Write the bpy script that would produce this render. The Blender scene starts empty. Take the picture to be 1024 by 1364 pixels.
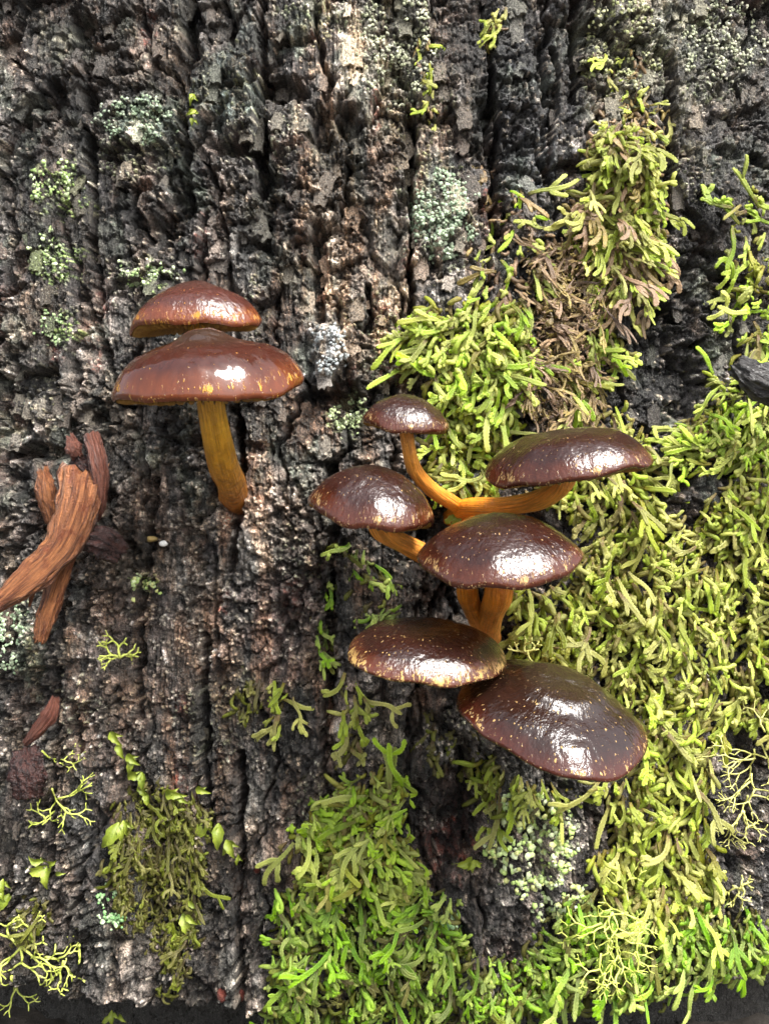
import bpy, math, random
import numpy as np
from mathutils import Matrix, Vector

# ------------------------------------------------------------------ frame, camera, sky, sun, exposure
S = 0.00018            # metres per unit: 1 unit of the working space = 0.18 mm
D = 1300.0             # camera distance from the bark, in units
FLOOR = 1450.0         # level of the forest floor, in units below the top of the frame
ZC = (FLOOR - 682.0) * S
scn = bpy.context.scene
cam_d = bpy.data.cameras.new('camera'); cam = bpy.data.objects.new('camera', cam_d)
scn.collection.objects.link(cam); scn.camera = cam
cam.location = (0, -D * S, ZC); cam.rotation_euler = (math.pi / 2, 0, 0)
cam_d.sensor_fit = 'VERTICAL'; cam_d.sensor_height = 24.0
cam_d.lens = 24.0 * D / 1364.0
cam_d.clip_start = 0.005; cam_d.clip_end = 100

SUN = Vector((0.34, -0.48, 0.82)).normalized()
wd = bpy.data.worlds.new('World'); scn.world = wd; wd.use_nodes = True
nt = wd.node_tree; nt.nodes.clear()
sky = nt.nodes.new('ShaderNodeTexSky'); sky.sky_type = 'NISHITA'; sky.sun_disc = False
sky.sun_elevation = math.asin(SUN.z); sky.sun_rotation = math.atan2(SUN.x, SUN.y)
sky.air_density = 1.0; sky.dust_density = 4.0; sky.ozone_density = 0.6
hs = nt.nodes.new('ShaderNodeHueSaturation'); hs.inputs['Saturation'].default_value = 0.35   # overcast
bg = nt.nodes.new('ShaderNodeBackground'); bg.inputs['Strength'].default_value = 0.065
wo = nt.nodes.new('ShaderNodeOutputWorld')
nt.links.new(sky.outputs[0], hs.inputs['Color']); nt.links.new(hs.outputs[0], bg.inputs['Color'])
nt.links.new(bg.outputs[0], wo.inputs['Surface'])
sl = bpy.data.lights.new('sun', 'SUN'); sl.energy = 1.5; sl.angle = math.radians(27); sl.color = (1.0, 0.97, 0.92)
so = bpy.data.objects.new('sun', sl); scn.collection.objects.link(so)
so.rotation_euler = SUN.to_track_quat('Z', 'Y').to_euler()
scn.view_settings.view_transform = 'Standard'; scn.view_settings.look = 'None'
scn.view_settings.gamma = 1.0; scn.view_settings.use_curve_mapping = False
scn.view_settings.exposure = 2.6
scn.cycles.use_adaptive_sampling = True; scn.cycles.adaptive_threshold = 0.02; scn.cycles.max_bounces = 4; scn.cycles.diffuse_bounces = 2; scn.cycles.glossy_bounces = 2
try:
    scn.cycles.use_denoising = True
except Exception:
    pass

rng = np.random.default_rng(7); random.seed(7)
C = scn.collection.objects

# ------------------------------------------------------------------ noise
def hsh(ix, iy, s):
    h = (ix.astype(np.int64) * 374761393 + iy.astype(np.int64) * 668265263 + s * 974634777) & 0xFFFFFFFF
    h = ((h ^ (h >> 13)) * 1274126177) & 0xFFFFFFFF
    h = ((h ^ (h >> 16)) * 2246822519) & 0xFFFFFFFF
    return ((h ^ (h >> 15)) & 0xFFFFFF) / float(0x1000000)
def gn(x, y, s=0):
    x = np.asarray(x, float); y = np.asarray(y, float)
    x0 = np.floor(x); y0 = np.floor(y); fx = x - x0; fy = y - y0
    ux = fx * fx * fx * (fx * (fx * 6 - 15) + 10); uy = fy * fy * fy * (fy * (fy * 6 - 15) + 10)
    def g(dx, dy):
        a = hsh(x0 + dx, y0 + dy, s) * 6.2831853
        return np.cos(a) * (fx - dx) + np.sin(a) * (fy - dy)
    a = g(0, 0); b = g(1, 0); c = g(0, 1); d = g(1, 1)
    return ((a + (b - a) * ux) * (1 - uy) + (c + (d - c) * ux) * uy) * 1.5
def fbm(x, y, o=4, s=0, gain=0.5):
    r = 0; a = 1.0; f = 1.0
    for i in range(o):
        r = r + a * gn(x * f, y * f, s + 17 * i); a *= gain; f *= 2.03
    return r
def worley(x, y, s=0, jit=0.9):
    x0 = np.floor(x); y0 = np.floor(y)
    f1 = np.full(x.shape, 9.0); f2 = f1.copy(); z = np.zeros(x.shape)
    i1x = z.copy(); i1y = z.copy(); s1x = z.copy(); s1y = z.copy(); s2x = z.copy(); s2y = z.copy()
    for dx in (-1, 0, 1):
        for dy in (-1, 0, 1):
            cx = x0 + dx; cy = y0 + dy
            px = cx + 0.5 + jit * (hsh(cx, cy, s) - 0.5); py = cy + 0.5 + jit * (hsh(cx, cy, s + 5) - 0.5)
            d = np.hypot(x - px, y - py)
            n = d < f1; m = (~n) & (d < f2)
            f2 = np.where(n, f1, np.where(m, d, f2)); s2x = np.where(n, s1x, np.where(m, px, s2x)); s2y = np.where(n, s1y, np.where(m, py, s2y))
            f1 = np.where(n, d, f1); i1x = np.where(n, cx, i1x); i1y = np.where(n, cy, i1y); s1x = np.where(n, px, s1x); s1y = np.where(n, py, s1y)
    return f1, f2, i1x, i1y, s1x, s1y, s2x, s2y
def sst(a, b, x):
    t = np.clip((x - a) / (b - a), 0, 1); return t * t * (3 - 2 * t)
def lerp3(c, col, m):
    return c + (np.array(col) - c) * m[..., None]

# ------------------------------------------------------------------ objects
def W(p):               # working space (x right, y away, z up; units) -> metres
    return Vector((p[0] * S, p[1] * S, p[2] * S + ZC))
def P(px, py, h):       # a point seen at photo place (px, py) that stands h units out from the bark plane
    k = (D - h) / D
    return np.array([(px - 512) * k, -h, (682 - py) * k])
def build_mesh(name, V, F, mat, smooth=True, attrs=None, uv=None, normals=None):
    me = bpy.data.meshes.new(name)
    V = np.asarray(V, np.float32)
    if isinstance(F, np.ndarray):
        n, k = F.shape
        me.vertices.add(len(V)); me.vertices.foreach_set('co', (V * S).ravel())
        me.loops.add(n * k); me.loops.foreach_set('vertex_index', F.astype(np.int32).ravel())
        me.polygons.add(n); me.polygons.foreach_set('loop_start', np.arange(0, n * k, k, dtype=np.int32))
        me.update(calc_edges=True); me.validate()
    else:
        me.from_pydata((V * S).tolist(), [], F); me.update()
    if smooth:
        me.polygons.foreach_set('use_smooth', [True] * len(me.polygons))
    if attrs:
        for k_, a in attrs.items():
            at = me.attributes.new(k_, 'FLOAT_COLOR', 'POINT')
            a = np.asarray(a, np.float32)
            if a.shape[1] == 3: a = np.concatenate([a, np.ones((len(a), 1), np.float32)], 1)
            at.data.foreach_set('color', a.ravel())
    if uv is not None:
        l = me.uv_layers.new(name='UVMap'); idx = np.zeros(len(me.loops), np.int32); me.loops.foreach_get('vertex_index', idx)
        l.data.foreach_set('uv', np.asarray(uv, np.float32)[idx].ravel())
    if normals is not None:
        me.normals_split_custom_set_from_vertices(np.asarray(normals, np.float32))
    if mat: me.materials.append(mat)
    return me
def thing(name, label, cat, base, group=None):
    o = bpy.data.objects.new(name, None); C.link(o); o.location = W(base); o.empty_display_size = 0.003
    o['label'] = label; o['category'] = cat
    if group: o['group'] = group
    o['_b'] = [float(q) for q in base]
    return o
def part(name, V, F, mat, parent, kind=None, **kw):
    b = np.array(parent['_b'])
    me = build_mesh(name, np.asarray(V) - b, F, mat, **kw)
    o = bpy.data.objects.new(name, me); C.link(o); o.parent = parent; o['_b'] = list(parent['_b'])
    if kind: o['kind'] = kind
    return o
def solo(name, label, cat, V, F, mat, group=None, kind=None, **kw):
    V = np.asarray(V, float); b = V.mean(0)
    me = build_mesh(name, V - b, F, mat, **kw)
    o = bpy.data.objects.new(name, me); C.link(o); o.location = W(b)
    o['label'] = label; o['category'] = cat
    if group: o['group'] = group
    if kind: o['kind'] = kind
    return o
def sub(me_name, V, F, mat, part_obj, **kw):   # sub-part of a part whose own transform is the identity
    return part(me_name, V, F, mat, part_obj, **kw)

def catmull(pts, n):
    p = np.asarray(pts, float); p = np.vstack([2 * p[0] - p[1], p, 2 * p[-1] - p[-2]])
    k = len(p) - 3; out = []
    for i in range(n):
        t = i / (n - 1) * k; j = min(int(t), k - 1); f = t - j
        a, b, c, d = p[j:j + 4]
        out.append(0.5 * (2 * b + (c - a) * f + (2 * a - 5 * b + 4 * c - d) * f * f + (3 * b - a - 3 * c + d) * f ** 3))
    return np.array(out)
def sweep(pts, ra, rb=None, ns=8, up=(0, -1, 0), prof=None, tipround=True):
    pts = np.asarray(pts, float); n = len(pts)
    ra = np.broadcast_to(np.asarray(ra, float), (n,)); rb = ra if rb is None else np.broadcast_to(np.asarray(rb, float), (n,))
    t = np.gradient(pts, axis=0); t /= np.linalg.norm(t, axis=1)[:, None] + 1e-9
    up = np.asarray(up, float); s = np.cross(t, up); l = np.linalg.norm(s, axis=1)
    for i in range(n):
        if l[i] < 0.15: s[i] = s[i - 1] if i and l[i - 1] > 0 else np.cross(t[i], np.array([1, 0.3, 0.2]))
    s /= np.linalg.norm(s, axis=1)[:, None] + 1e-9
    for i in range(1, n):
        if np.dot(s[i], s[i - 1]) < 0: s[i] = -s[i]
    u = np.cross(s, t)
    a = np.arange(ns) / ns * 2 * math.pi
    pr = np.ones((n, ns)) if prof is None else prof
    V = pts[:, None] + s[:, None] * (np.cos(a)[None, :, None] * (ra[:, None] * pr)[..., None]) + u[:, None] * (np.sin(a)[None, :, None] * (rb[:, None] * pr)[..., None])
    V = V.reshape(-1, 3)
    F = []
    for i in range(n - 1):
        for j in range(ns):
            k = (j + 1) % ns
            F.append((i * ns + j, i * ns + k, (i + 1) * ns + k, (i + 1) * ns + j))
    V = np.vstack([V, pts[0] - t[0] * ra[0] * 0.3, pts[-1] + t[-1] * ra[-1] * 0.5 * tipround])
    b0 = len(V) - 2; b1 = len(V) - 1
    for j in range(ns):
        k = (j + 1) % ns
        F.append((b0, k, j)); F.append((b1, (n - 1) * ns + j, (n - 1) * ns + k))
    tt = np.concatenate([np.repeat(np.linspace(0, 1, n), ns), [0, 1]])
    ee = np.concatenate([np.tile(np.abs(np.cos(a)), n), [0.5, 0.8]])
    return V, F, tt, ee
def sweep_uv(n, ns):     # (around, along); the seam is mirrored so that it does not show
    a = np.arange(ns) / ns; a = np.abs(a * 2 - 1); u = np.concatenate([np.tile(a, n), [.5, .5]]); v = np.concatenate([np.repeat(np.linspace(0, 1, n), ns), [0, 1]]); return np.stack([u, v], -1)
class Soup:
    def __init__(s): s.V = []; s.F = []; s.A = []; s.n = 0
    def add(s, V, F, A=None):
        s.V.append(V); s.F += [tuple(q + s.n for q in f) for f in F]; s.n += len(V)
        if A is not None: s.A.append(A)
    def arr(s): return np.vstack(s.V)
    def att(s): return np.vstack(s.A)

# ------------------------------------------------------------------ material helpers
class NT:
    def __init__(s, name):
        s.m = bpy.data.materials.new(name); s.m.use_nodes = True; s.t = s.m.node_tree; s.t.nodes.clear()
        s.out = s.t.nodes.new('ShaderNodeOutputMaterial')
    def n(s, ty, **kw):
        o = s.t.nodes.new('ShaderNode' + ty)
        for k, v in kw.items(): setattr(o, k, v)
        return o
    def l(s, a, b): s.t.links.new(a, b)
    def setin(s, sock, v):
        if hasattr(v, 'is_output') or isinstance(v, bpy.types.NodeSocket): s.l(v, sock)
        else: sock.default_value = v
    def math(s, op, a, b=0.0, c=None, clamp=False):
        o = s.n('Math', operation=op, use_clamp=clamp); s.setin(o.inputs[0], a); s.setin(o.inputs[1], b)
        if c is not None: s.setin(o.inputs[2], c)
        return o.outputs[0]
    def ramp(s, x, a, b, lo=0.0, hi=1.0):
        o = s.n('MapRange', interpolation_type='SMOOTHSTEP'); s.setin(o.inputs[0], x)
        for i, v in enumerate((a, b, lo, hi)): o.inputs[i + 1].default_value = v
        return o.outputs[0]
    def mix(s, f, a, b, mode='MIX'):
        o = s.n('Mix', data_type='RGBA', blend_type=mode); s.setin(o.inputs[0], f)
        s.setin(o.inputs[6], a if not isinstance(a, tuple) else (*a, 1)[:4]); s.setin(o.inputs[7], b if not isinstance(b, tuple) else (*b, 1)[:4])
        return o.outputs[2]
    def pos(s, sc=(1, 1, 1)):        # position in working units
        g = s.n('NewGeometry'); v = s.n('VectorMath', operation='MULTIPLY'); s.l(g.outputs['Position'], v.inputs[0])
        v.inputs[1].default_value = tuple(q / S for q in sc); return v.outputs[0]
    def noise(s, vec, scale=1.0, detail=3.0, rough=0.55):
        o = s.n('TexNoise'); s.l(vec, o.inputs['Vector']); o.inputs['Scale'].default_value = scale
        o.inputs['Detail'].default_value = detail; o.inputs['Roughness'].default_value = rough; return o.outputs[0]
    def voro(s, vec, scale=1.0, feature='F1', out=0):
        o = s.n('TexVoronoi', feature=feature); s.l(vec, o.inputs['Vector']); o.inputs['Scale'].default_value = scale; return o.outputs[out]
    def attr(s, name):
        o = s.n('Attribute'); o.attribute_name = name; return o
    def bump(s, h, dist, strength=1.0, prev=None):
        o = s.n('Bump'); s.l(h, o.inputs['Height']); o.inputs['Distance'].default_value = dist * S; o.inputs['Strength'].default_value = strength
        if prev is not None: s.l(prev, o.inputs['Normal'])
        return o.outputs[0]
    def principled(s, col, rough=0.5, normal=None, spec=0.5, coat=0.0, coatr=0.1, coatn=None, sss=0.0, sssr=None):
        b = s.n('BsdfPrincipled'); s.setin(b.inputs['Base Color'], col if not isinstance(col, tuple) else (*col, 1)[:4])
        s.setin(b.inputs['Roughness'], rough); s.setin(b.inputs['Specular IOR Level'], spec)
        if normal is not None: s.l(normal, b.inputs['Normal'])
        s.setin(b.inputs['Coat Weight'], coat); s.setin(b.inputs['Coat Roughness'], coatr)
        if coatn is not None: s.l(coatn, b.inputs['Coat Normal'])
        if sss:
            b.inputs['Subsurface Weight'].default_value = sss; b.inputs['Subsurface Scale'].default_value = sssr[0] * S
            b.inputs['Subsurface Radius'].default_value = sssr[1]
        return b
    def done(s, sh): s.l(sh.outputs[0] if hasattr(sh, 'outputs') else sh, s.out.inputs['Surface']); return s.m

def mat_bark():
    t = NT('wet_bark'); p = t.pos(); c = t.attr('col'); col = c.outputs['Color']; wet = c.outputs['Alpha']
    n1 = t.noise(p, 0.42, 3, 0.75); n2 = t.noise(t.pos((1, 1, 0.3)), 0.25, 2, 0.6); n3 = t.noise(p, 0.85, 1, 0.6)
    f = t.math('MULTIPLY', t.ramp(n1, 0.32, 0.68, 0.2, 2.1), t.ramp(n2, 0.25, 0.75, 0.55, 1.45))
    v = t.n('VectorMath', operation='SCALE'); t.l(col, v.inputs[0]); t.l(f, v.inputs[3])
    speck = t.math('MULTIPLY', t.ramp(n3, 0.60, 0.70), t.ramp(t.noise(p, 0.03, 3), 0.38, 0.62), clamp=True)
    cc = t.mix(t.math('MULTIPLY', speck, 0.75), v.outputs[0], (0.42, 0.41, 0.36))
    h = t.math('ADD', t.math('MULTIPLY', n1, 1.0), t.math('MULTIPLY', n3, 0.55))
    bp = t.bump(t.math('ADD', h, n2), 5.5, 1.0)
    rough = t.ramp(t.noise(p, 0.06, 2), 0.35, 0.65, 0.18, 0.5)
    return t.done(t.principled(cc, rough, bp, 0.55))
def mat_cap(name, top, mid, rim, fleck, fk, rimf, gloss, fib):
    t = NT(name); uv = t.n('UVMap').outputs[0]; sp = t.n('SeparateXYZ'); t.l(uv, sp.inputs[0]); r = sp.outputs[1]
    def m(sx, sy):
        o = t.n('VectorMath', operation='MULTIPLY'); t.l(uv, o.inputs[0]); o.inputs[1].default_value = (sx, sy, 1); return o.outputs[0]
    p = t.pos(); wob = t.noise(p, 0.03, 4)
    c = t.mix(t.ramp(t.math('ADD', r, t.math('MULTIPLY', t.math('SUBTRACT', wob, 0.5), 0.35)), 0.15, 0.65), top, mid)
    c = t.mix(t.ramp(t.math('ADD', r, t.math('MULTIPLY', t.math('SUBTRACT', wob, 0.5), 0.2)), 0.80, 1.0), c, rim)
    str_ = t.noise(m(95, 7), 1.0, 4, 0.65)
    c = t.mix(1.0, c, t.mix(str_, (0.55, 0.5, 0.5), (1.5, 1.5, 1.45)), 'MULTIPLY')
    # pale veil flecks: dense broken ring at the margin, scattered short dashes elsewhere
    a = t.noise(m(85, 12), 1.0, 4, 0.75); big = t.noise(m(16, 2), 1.0, 2)
    ring = t.math('MULTIPLY', t.ramp(r, 0.88, 1.01), t.ramp(t.math('ADD', a, t.math('MULTIPLY', big, 0.5)), rimf, rimf + 0.07))
    dash = t.math('MULTIPLY', t.ramp(t.noise(m(125, 19), 1.0, 2, 0.5), fk, fk + 0.05), t.math('MULTIPLY', t.ramp(r, 0.08, 0.5), t.ramp(t.noise(p, 0.022, 2), 0.38, 0.55, 0.25, 1.0)))
    fl = t.math('MAXIMUM', ring, t.math('MULTIPLY', dash, 0.8), clamp=True)
    c = t.mix(fl, c, t.mix(t.noise(m(60, 10), 1.0, 3), fleck, tuple(q * 0.55 for q in fleck)))
    hh = t.math('ADD', t.math('ADD', t.math('MULTIPLY', t.noise(m(110, 12), 1.0, 3, 0.6), fib), t.math('MULTIPLY', t.noise(p, 0.16, 3, 0.6), fib * 1.1)), t.math('MULTIPLY', fl, 0.7))
    bp = t.bump(hh, 1.7, 0.6)
    rgh = t.ramp(t.noise(p, 0.05, 2), 0.3, 0.7, gloss * 0.45, gloss * 1.1)
    return t.done(t.principled(c, 0.5, bp, 0.03, t.math('SUBTRACT', 1.0, t.math('MULTIPLY', fl, 0.5)), rgh, bp))
def mat_stem(name, c0, c1, c2, gr=0.5):
    t = NT(name); a = t.attr('sh'); sp = t.n('SeparateColor'); t.l(a.outputs['Color'], sp.inputs[0]); tt = sp.outputs[0]
    p = t.pos(); n = t.noise(p, 0.10, 4, 0.65); uvn = t.n('VectorMath', operation='MULTIPLY'); t.l(t.n('UVMap').outputs[0], uvn.inputs[0]); uvn.inputs[1].default_value = (16, 7, 1); fb = t.noise(uvn.outputs[0], 1.0, 4, 0.65)
    c = t.mix(t.ramp(t.math('ADD', tt, t.math('MULTIPLY', t.math('SUBTRACT', n, .5), .5)), 0.1, 0.9), c0, c1)
    c = t.mix(t.math('MULTIPLY', t.ramp(t.math('ADD', n, t.math('MULTIPLY', fb, 0.6)), 0.72, 0.98, 0, gr), t.ramp(tt, .95, .35)), c, c2)
    c = t.mix(1.0, c, t.mix(t.ramp(fb, .3, .7), (0.62, 0.56, 0.52), (1.35, 1.35, 1.35)), 'MULTIPLY')
    bp = t.bump(t.math('ADD', fb, n), 4.0, 0.9)
    return t.done(t.principled(c, 0.38, bp, 0.5, sss=0.15, sssr=(6, (1, .4, .12))))
def mat_simple(name, c0, c1, scale=0.08, rough=0.5, bumpd=2.0, stretch=(1, 1, 1), sss=0.0, trans=0.0):
    t = NT(name); p = t.pos(stretch); n = t.noise(p, scale, 5, 0.65); n2 = t.noise(t.pos(), 0.5, 3)
    c = t.mix(t.ramp(n, 0.3, 0.7), c0, c1); c = t.mix(1.0, c, t.mix(n2, (0.6, 0.6, 0.6), (1.4, 1.4, 1.4)), 'MULTIPLY')
    bp = t.bump(n, bumpd * 2, 0.9, t.bump(n2, bumpd, 0.7))
    b = t.principled(c, rough, bp, 0.5)
    if trans:
        tr = t.n('BsdfTranslucent'); t.l(c, tr.inputs['Color']); mx = t.n('MixShader'); mx.inputs[0].default_value = trans
        t.l(b.outputs[0], mx.inputs[1]); t.l(tr.outputs[0], mx.inputs[2]); return t.done(mx)
    return t.done(b)
def mat_moss(name, tip, mid, base, edge, trans=0.46, bs=0.26):
    t = NT(name); a = t.attr('sh'); sp = t.n('SeparateColor'); t.l(a.outputs['Color'], sp.inputs[0])
    tt, ee, rr = sp.outputs[0], sp.outputs[1], sp.outputs[2]
    oi = t.n('ObjectInfo'); rnd = t.math('FRACT', t.math('ADD', rr, oi.outputs['Random'])); rnd2 = t.math('FRACT', t.math('MULTIPLY', rnd, 7.31))
    p = t.pos(); n = t.noise(p, 0.05, 3); fine = t.noise(p, 0.42, 3, 0.6)
    sh = t.math('ADD', tt, t.math('ADD', t.math('MULTIPLY', t.math('SUBTRACT', n, 0.5), 0.7), t.math('MULTIPLY', t.math('SUBTRACT', rnd, 0.5), 0.55)))
    c = t.mix(t.ramp(sh, 0.0, bs), base, mid); c = t.mix(t.ramp(sh, bs, 1.0), c, tip)
    c = t.mix(t.math('MULTIPLY', t.math('POWER', ee, 1.6), 0.6), c, t.mix(t.ramp(sh, 0.0, 0.6), mid, edge))
    c = t.mix(1.0, c, t.mix(fine, (0.6, 0.6, 0.6), (1.4, 1.4, 1.4)), 'MULTIPLY')
    h = t.n('HueSaturation'); t.l(c, h.inputs['Color']); t.l(t.ramp(rnd2, 0, 1, 0.478, 0.522), h.inputs['Hue']); t.l(t.ramp(rnd, 0, 1, 0.75, 1.15), h.inputs['Value']); t.l(t.ramp(rnd2, 0, 1, 0.82, 1.05), h.inputs['Saturation'])
    bp = t.bump(fine, 2.2, 0.8)
    b = t.principled(h.outputs[0], 0.36, bp, 0.45); tr = t.n('BsdfTranslucent'); t.l(h.outputs[0], tr.inputs['Color'])
    mx = t.n('MixShader'); mx.inputs[0].default_value = trans; t.l(b.outputs[0], mx.inputs[1]); t.l(tr.outputs[0], mx.inputs[2])
    return t.done(mx)

# ------------------------------------------------------------------ tree trunk: bark relief
R = 2600.0
us = np.concatenate([np.linspace(-270, -24, 50), np.linspace(-22, 1046, 660), np.linspace(1050, 1294, 50)])
vs = np.concatenate([np.linspace(-270, -24, 44), np.linspace(-22, 1366, 840)])
U, Vv = np.meshgrid(us, vs)
def wob(x, y, sc, amp, s): return amp * fbm(x / sc, y / sc, 3, s)
wu = U + wob(U, Vv, 120, 26, 1) + wob(U, Vv, 30, 7, 2); wv = Vv + wob(U, Vv, 100, 34, 3) + wob(U, Vv, 26, 10, 4)
f1, f2, ix, iy, s1x, s1y, s2x, s2y = worley(wu / 92.0, wv / 185.0 + 0.37 * np.floor(wu / 92.0) * 0, 11)
edge = (f2 - f1); dirx = np.abs(s2x - s1x) / (np.hypot(s2x - s1x, s2y - s1y) + 1e-6)
plate_r = hsh(ix, iy, 31); plate_r2 = hsh(ix, iy, 37)
low = (wv / 185.0 - s1y)          # -0.5 (top of the plate) .. 0.5 (its lower lip)
depth = 7 + 25 * dirx ** 1.5
def soft(x, y, rx, ry): return np.exp(-((U - x) / rx) ** 2 - ((Vv - y) / ry) ** 2)
calm = np.clip(0.75 * soft(260, 860, 210, 190) + 0.6 * soft(520, 300, 110, 260) + 0.45 * soft(300, 640, 120, 100) + 0.4 * soft(740, 130, 70, 150) + .4 * soft(300, 1200, 90, 160) + .5 * soft(20, 1000, 90, 200), 0, .8)
amp = 1 - calm
rough_w = 0.25 + 1.15 * sst(-0.25, 0.35, fbm(U / 120, Vv / 170, 3, 55) + 0.35 * (plate_r2 - 0.5))
width = 0.09 + 0.12 * plate_r2
H = ((plate_r - 0.5) * 24 + low * 15 * (0.3 + plate_r2)) * amp
H -= depth * (1 - sst(0.0, width * (1 - .5 * calm), edge)) * (1 - .5 * calm)
H += 8 * amp * fbm(U / 46, Vv / 420, 3, 61) + 10 * fbm(U / 170, Vv / 260, 3, 62)
# crumbly smaller blocks
g1, g2, jx, jy, t1x, t1y, t2x, t2y = worley((U + wob(U, Vv, 30, 11, 71)) / 30.0, (Vv + wob(U, Vv, 24, 8, 72)) / 27.0, 12)
blk = hsh(jx, jy, 41)
H += ((blk - 0.5) * 9 * rough_w + (Vv / 27.0 - t1y) * 8 * rough_w) * (1 - .4 * calm) - (6.0 - 2 * calm) * (1 - sst(0, 0.13, g2 - g1)) * (0.3 + rough_w)
k1, k2, kx, ky, *_ = worley((U + wob(U, Vv, 9, 4, 81)) / 10.5, (Vv + wob(U, Vv, 9, 4, 82)) / 8.0, 13)
crumb = hsh(kx, ky, 43)
H += (crumb - 0.5) * 5.0 * rough_w - 2.2 * (1 - sst(0, 0.22, k2 - k1)) * rough_w
fib = 1 - np.abs(fbm(U / 5.5, Vv / 48.0, 3, 91)) * 2.2
H += (3.0 - 1.4 * rough_w) * fib + (1.2 + 2.4 * rough_w) * fbm(U / 6.0, Vv / 7.0, 3, 92, 0.6)

RAG = [fbm(U / 22, Vv / 26, 3, 200 + q) for q in range(3)]; SPK = fbm(U / 6, Vv / 6, 3, 600); WFU = U + wob(U, Vv, 40, 6, 301) + wob(U, Vv, 9, 2, 302)
def win(x0, x1, y0, y1):
    i0, i1 = np.searchsorted(us, (x0, x1)); j0, j1 = np.searchsorted(vs, (y0, y1)); return slice(j0, j1), slice(i0, i1)
def blob_w(x, y, rx, ry, s=0, rag=0.45):
    w = win(x - 2.1 * rx, x + 2.1 * rx, y - 2.1 * ry, y + 2.1 * ry)
    return w, sst(1.15, 0.55, np.hypot((U[w] - x) / rx, (Vv[w] - y) / ry) + rag * RAG[s % 3][w])
def blob(*a):
    w, b = blob_w(*a); r = np.zeros(U.shape); r[w] = b; return r
def carve(x, y, rx, ry, d):
    w, b = blob_w(x, y, rx, ry, int(x)); H[w] -= 1.15 * d * b
def furrow(pts, w, d):
    pts = np.array(pts, float); z = win(pts[:, 0].min() - 40, pts[:, 0].max() + 40, pts[:, 1].min() - 30, pts[:, 1].max() + 30); x = WFU[z]; yv = Vv[z]; best = np.full(x.shape, 1e9)
    for a, b in zip(pts[:-1], pts[1:]):
        e = b - a; t = np.clip(((x - a[0]) * e[0] + (yv - a[1]) * e[1]) / (e @ e), 0, 1)
        best = np.minimum(best, np.hypot(x - a[0] - t * e[0], yv - a[1] - t * e[1]))
    m = sst(w * 1.3, w * 0.5, best); H[z] -= 1.7 * d * m; red[z] = np.maximum(red[z], m)
for v in ((378, 118, 34, 22, 36), (425, 172, 17, 30, 34), (462, 160, 17, 30, 34), (312, 194, 38, 11, 30), (62, 115, 14, 20, 26), (12, 140, 17, 18, 28),
          (226, 275, 26, 46, 36), (205, 305, 17, 40, 30), (344, 195, 8, 42, 30), (448, 530, 40, 20, 34), (30, 600, 48, 13, 34), (128, 555, 26, 12, 20),
          (975, 195, 24, 10, 10), (640, 770, 42, 60, 34), (600, 700, 44, 44, 40), (905, 640, 34, 16, 34), (905, 470, 50, 70, 14), (598, 1085, 44, 66, 26),
          (95, 20, 20, 34, 26), (105, 120, 12, 22, 26), (330, 325, 16, 12, 20), (160, 372, 30, 9, 22), (770, 20, 10, 60, 14), (250, 10, 9, 60, 22),
          (550, 470, 10, 40, 16), (700, 870, 90, 60, 16), (870, 410, 30, 20, 26), (160, 730, 24, 10, 16), (55, 690, 60, 26, 14), (985, 380, 14, 40, 12)):
    carve(*v)
red = np.zeros(U.shape)
for pts, w, d in (([(655, 40), (659, 180), (655, 330)], 5, 30), ([(548, 150), (549, 300), (546, 420)], 4, 26), ([(272, 850), (268, 980), (276, 1130)], 6, 24),
                  ([(318, 1010), (314, 1180), (320, 1364)], 6, 26), ([(444, 620), (440, 800), (436, 1000)], 7, 26), ([(320, 560), (322, 660), (306, 760)], 5, 20),
                  ([(107, 170), (104, 260), (110, 345)], 7, 30), ([(245, -30), (240, 120), (246, 280)], 6, 24), ([(425, 300), (420, 420)], 9, 20), ([(490, 380), (488, 440)], 4, 18),
                  ([(270, 280), (266, 372)], 6, 20), ([(205, 640), (180, 820), (178, 960)], 6, 18), ([(55, 1180), (60, 900)], 6, 18), ([(150, 520), (118, 430), (116, 340)], 5, 18),
                  ([(770, -30), (768, 130)], 6, 20), ([(900, 60), (905, 300)], 4, 16), ([(740, 60), (735, 260)], 4, 14), ([(620, 1010), (622, 1140)], 5, 22), ([(350, -30), (350, 260)], 6, 24), ([(590, 760), (540, 980)], 4, 16)):
    furrow(pts, w, d)
# raised lumps seen in the photo
for x, y, rx, ry, d in ((440, 465, 26, 44, 36), (320, 150, 40, 34, 12), (190, 150, 55, 40, 10), (400, 320, 40, 60, 8), (300, 110, 40, 40, 10), (60, 540, 55, 40, 14), (330, 720, 26, 36, 12), (595, 290, 36, 50, 6), (205, 1290, 60, 40, 16), (40, 860, 34, 60, 12)):
    w_, b_ = blob_w(x, y, rx, ry, 2); H[w_] += d * b_
# broken lower edge of the bark
vend = 1350 + 20 * fbm(us / 60, us * 0, 3, 401) + np.interp(us, [-270, 0, 120, 330, 480, 700, 820, 1024, 1300], [-4, -2, 2, 8, 14, 6, -12, -20, -24])
fall = sst(-14, 16, Vv - vend[None, :])
H = H - 150 * fall ** 1.5
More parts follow.
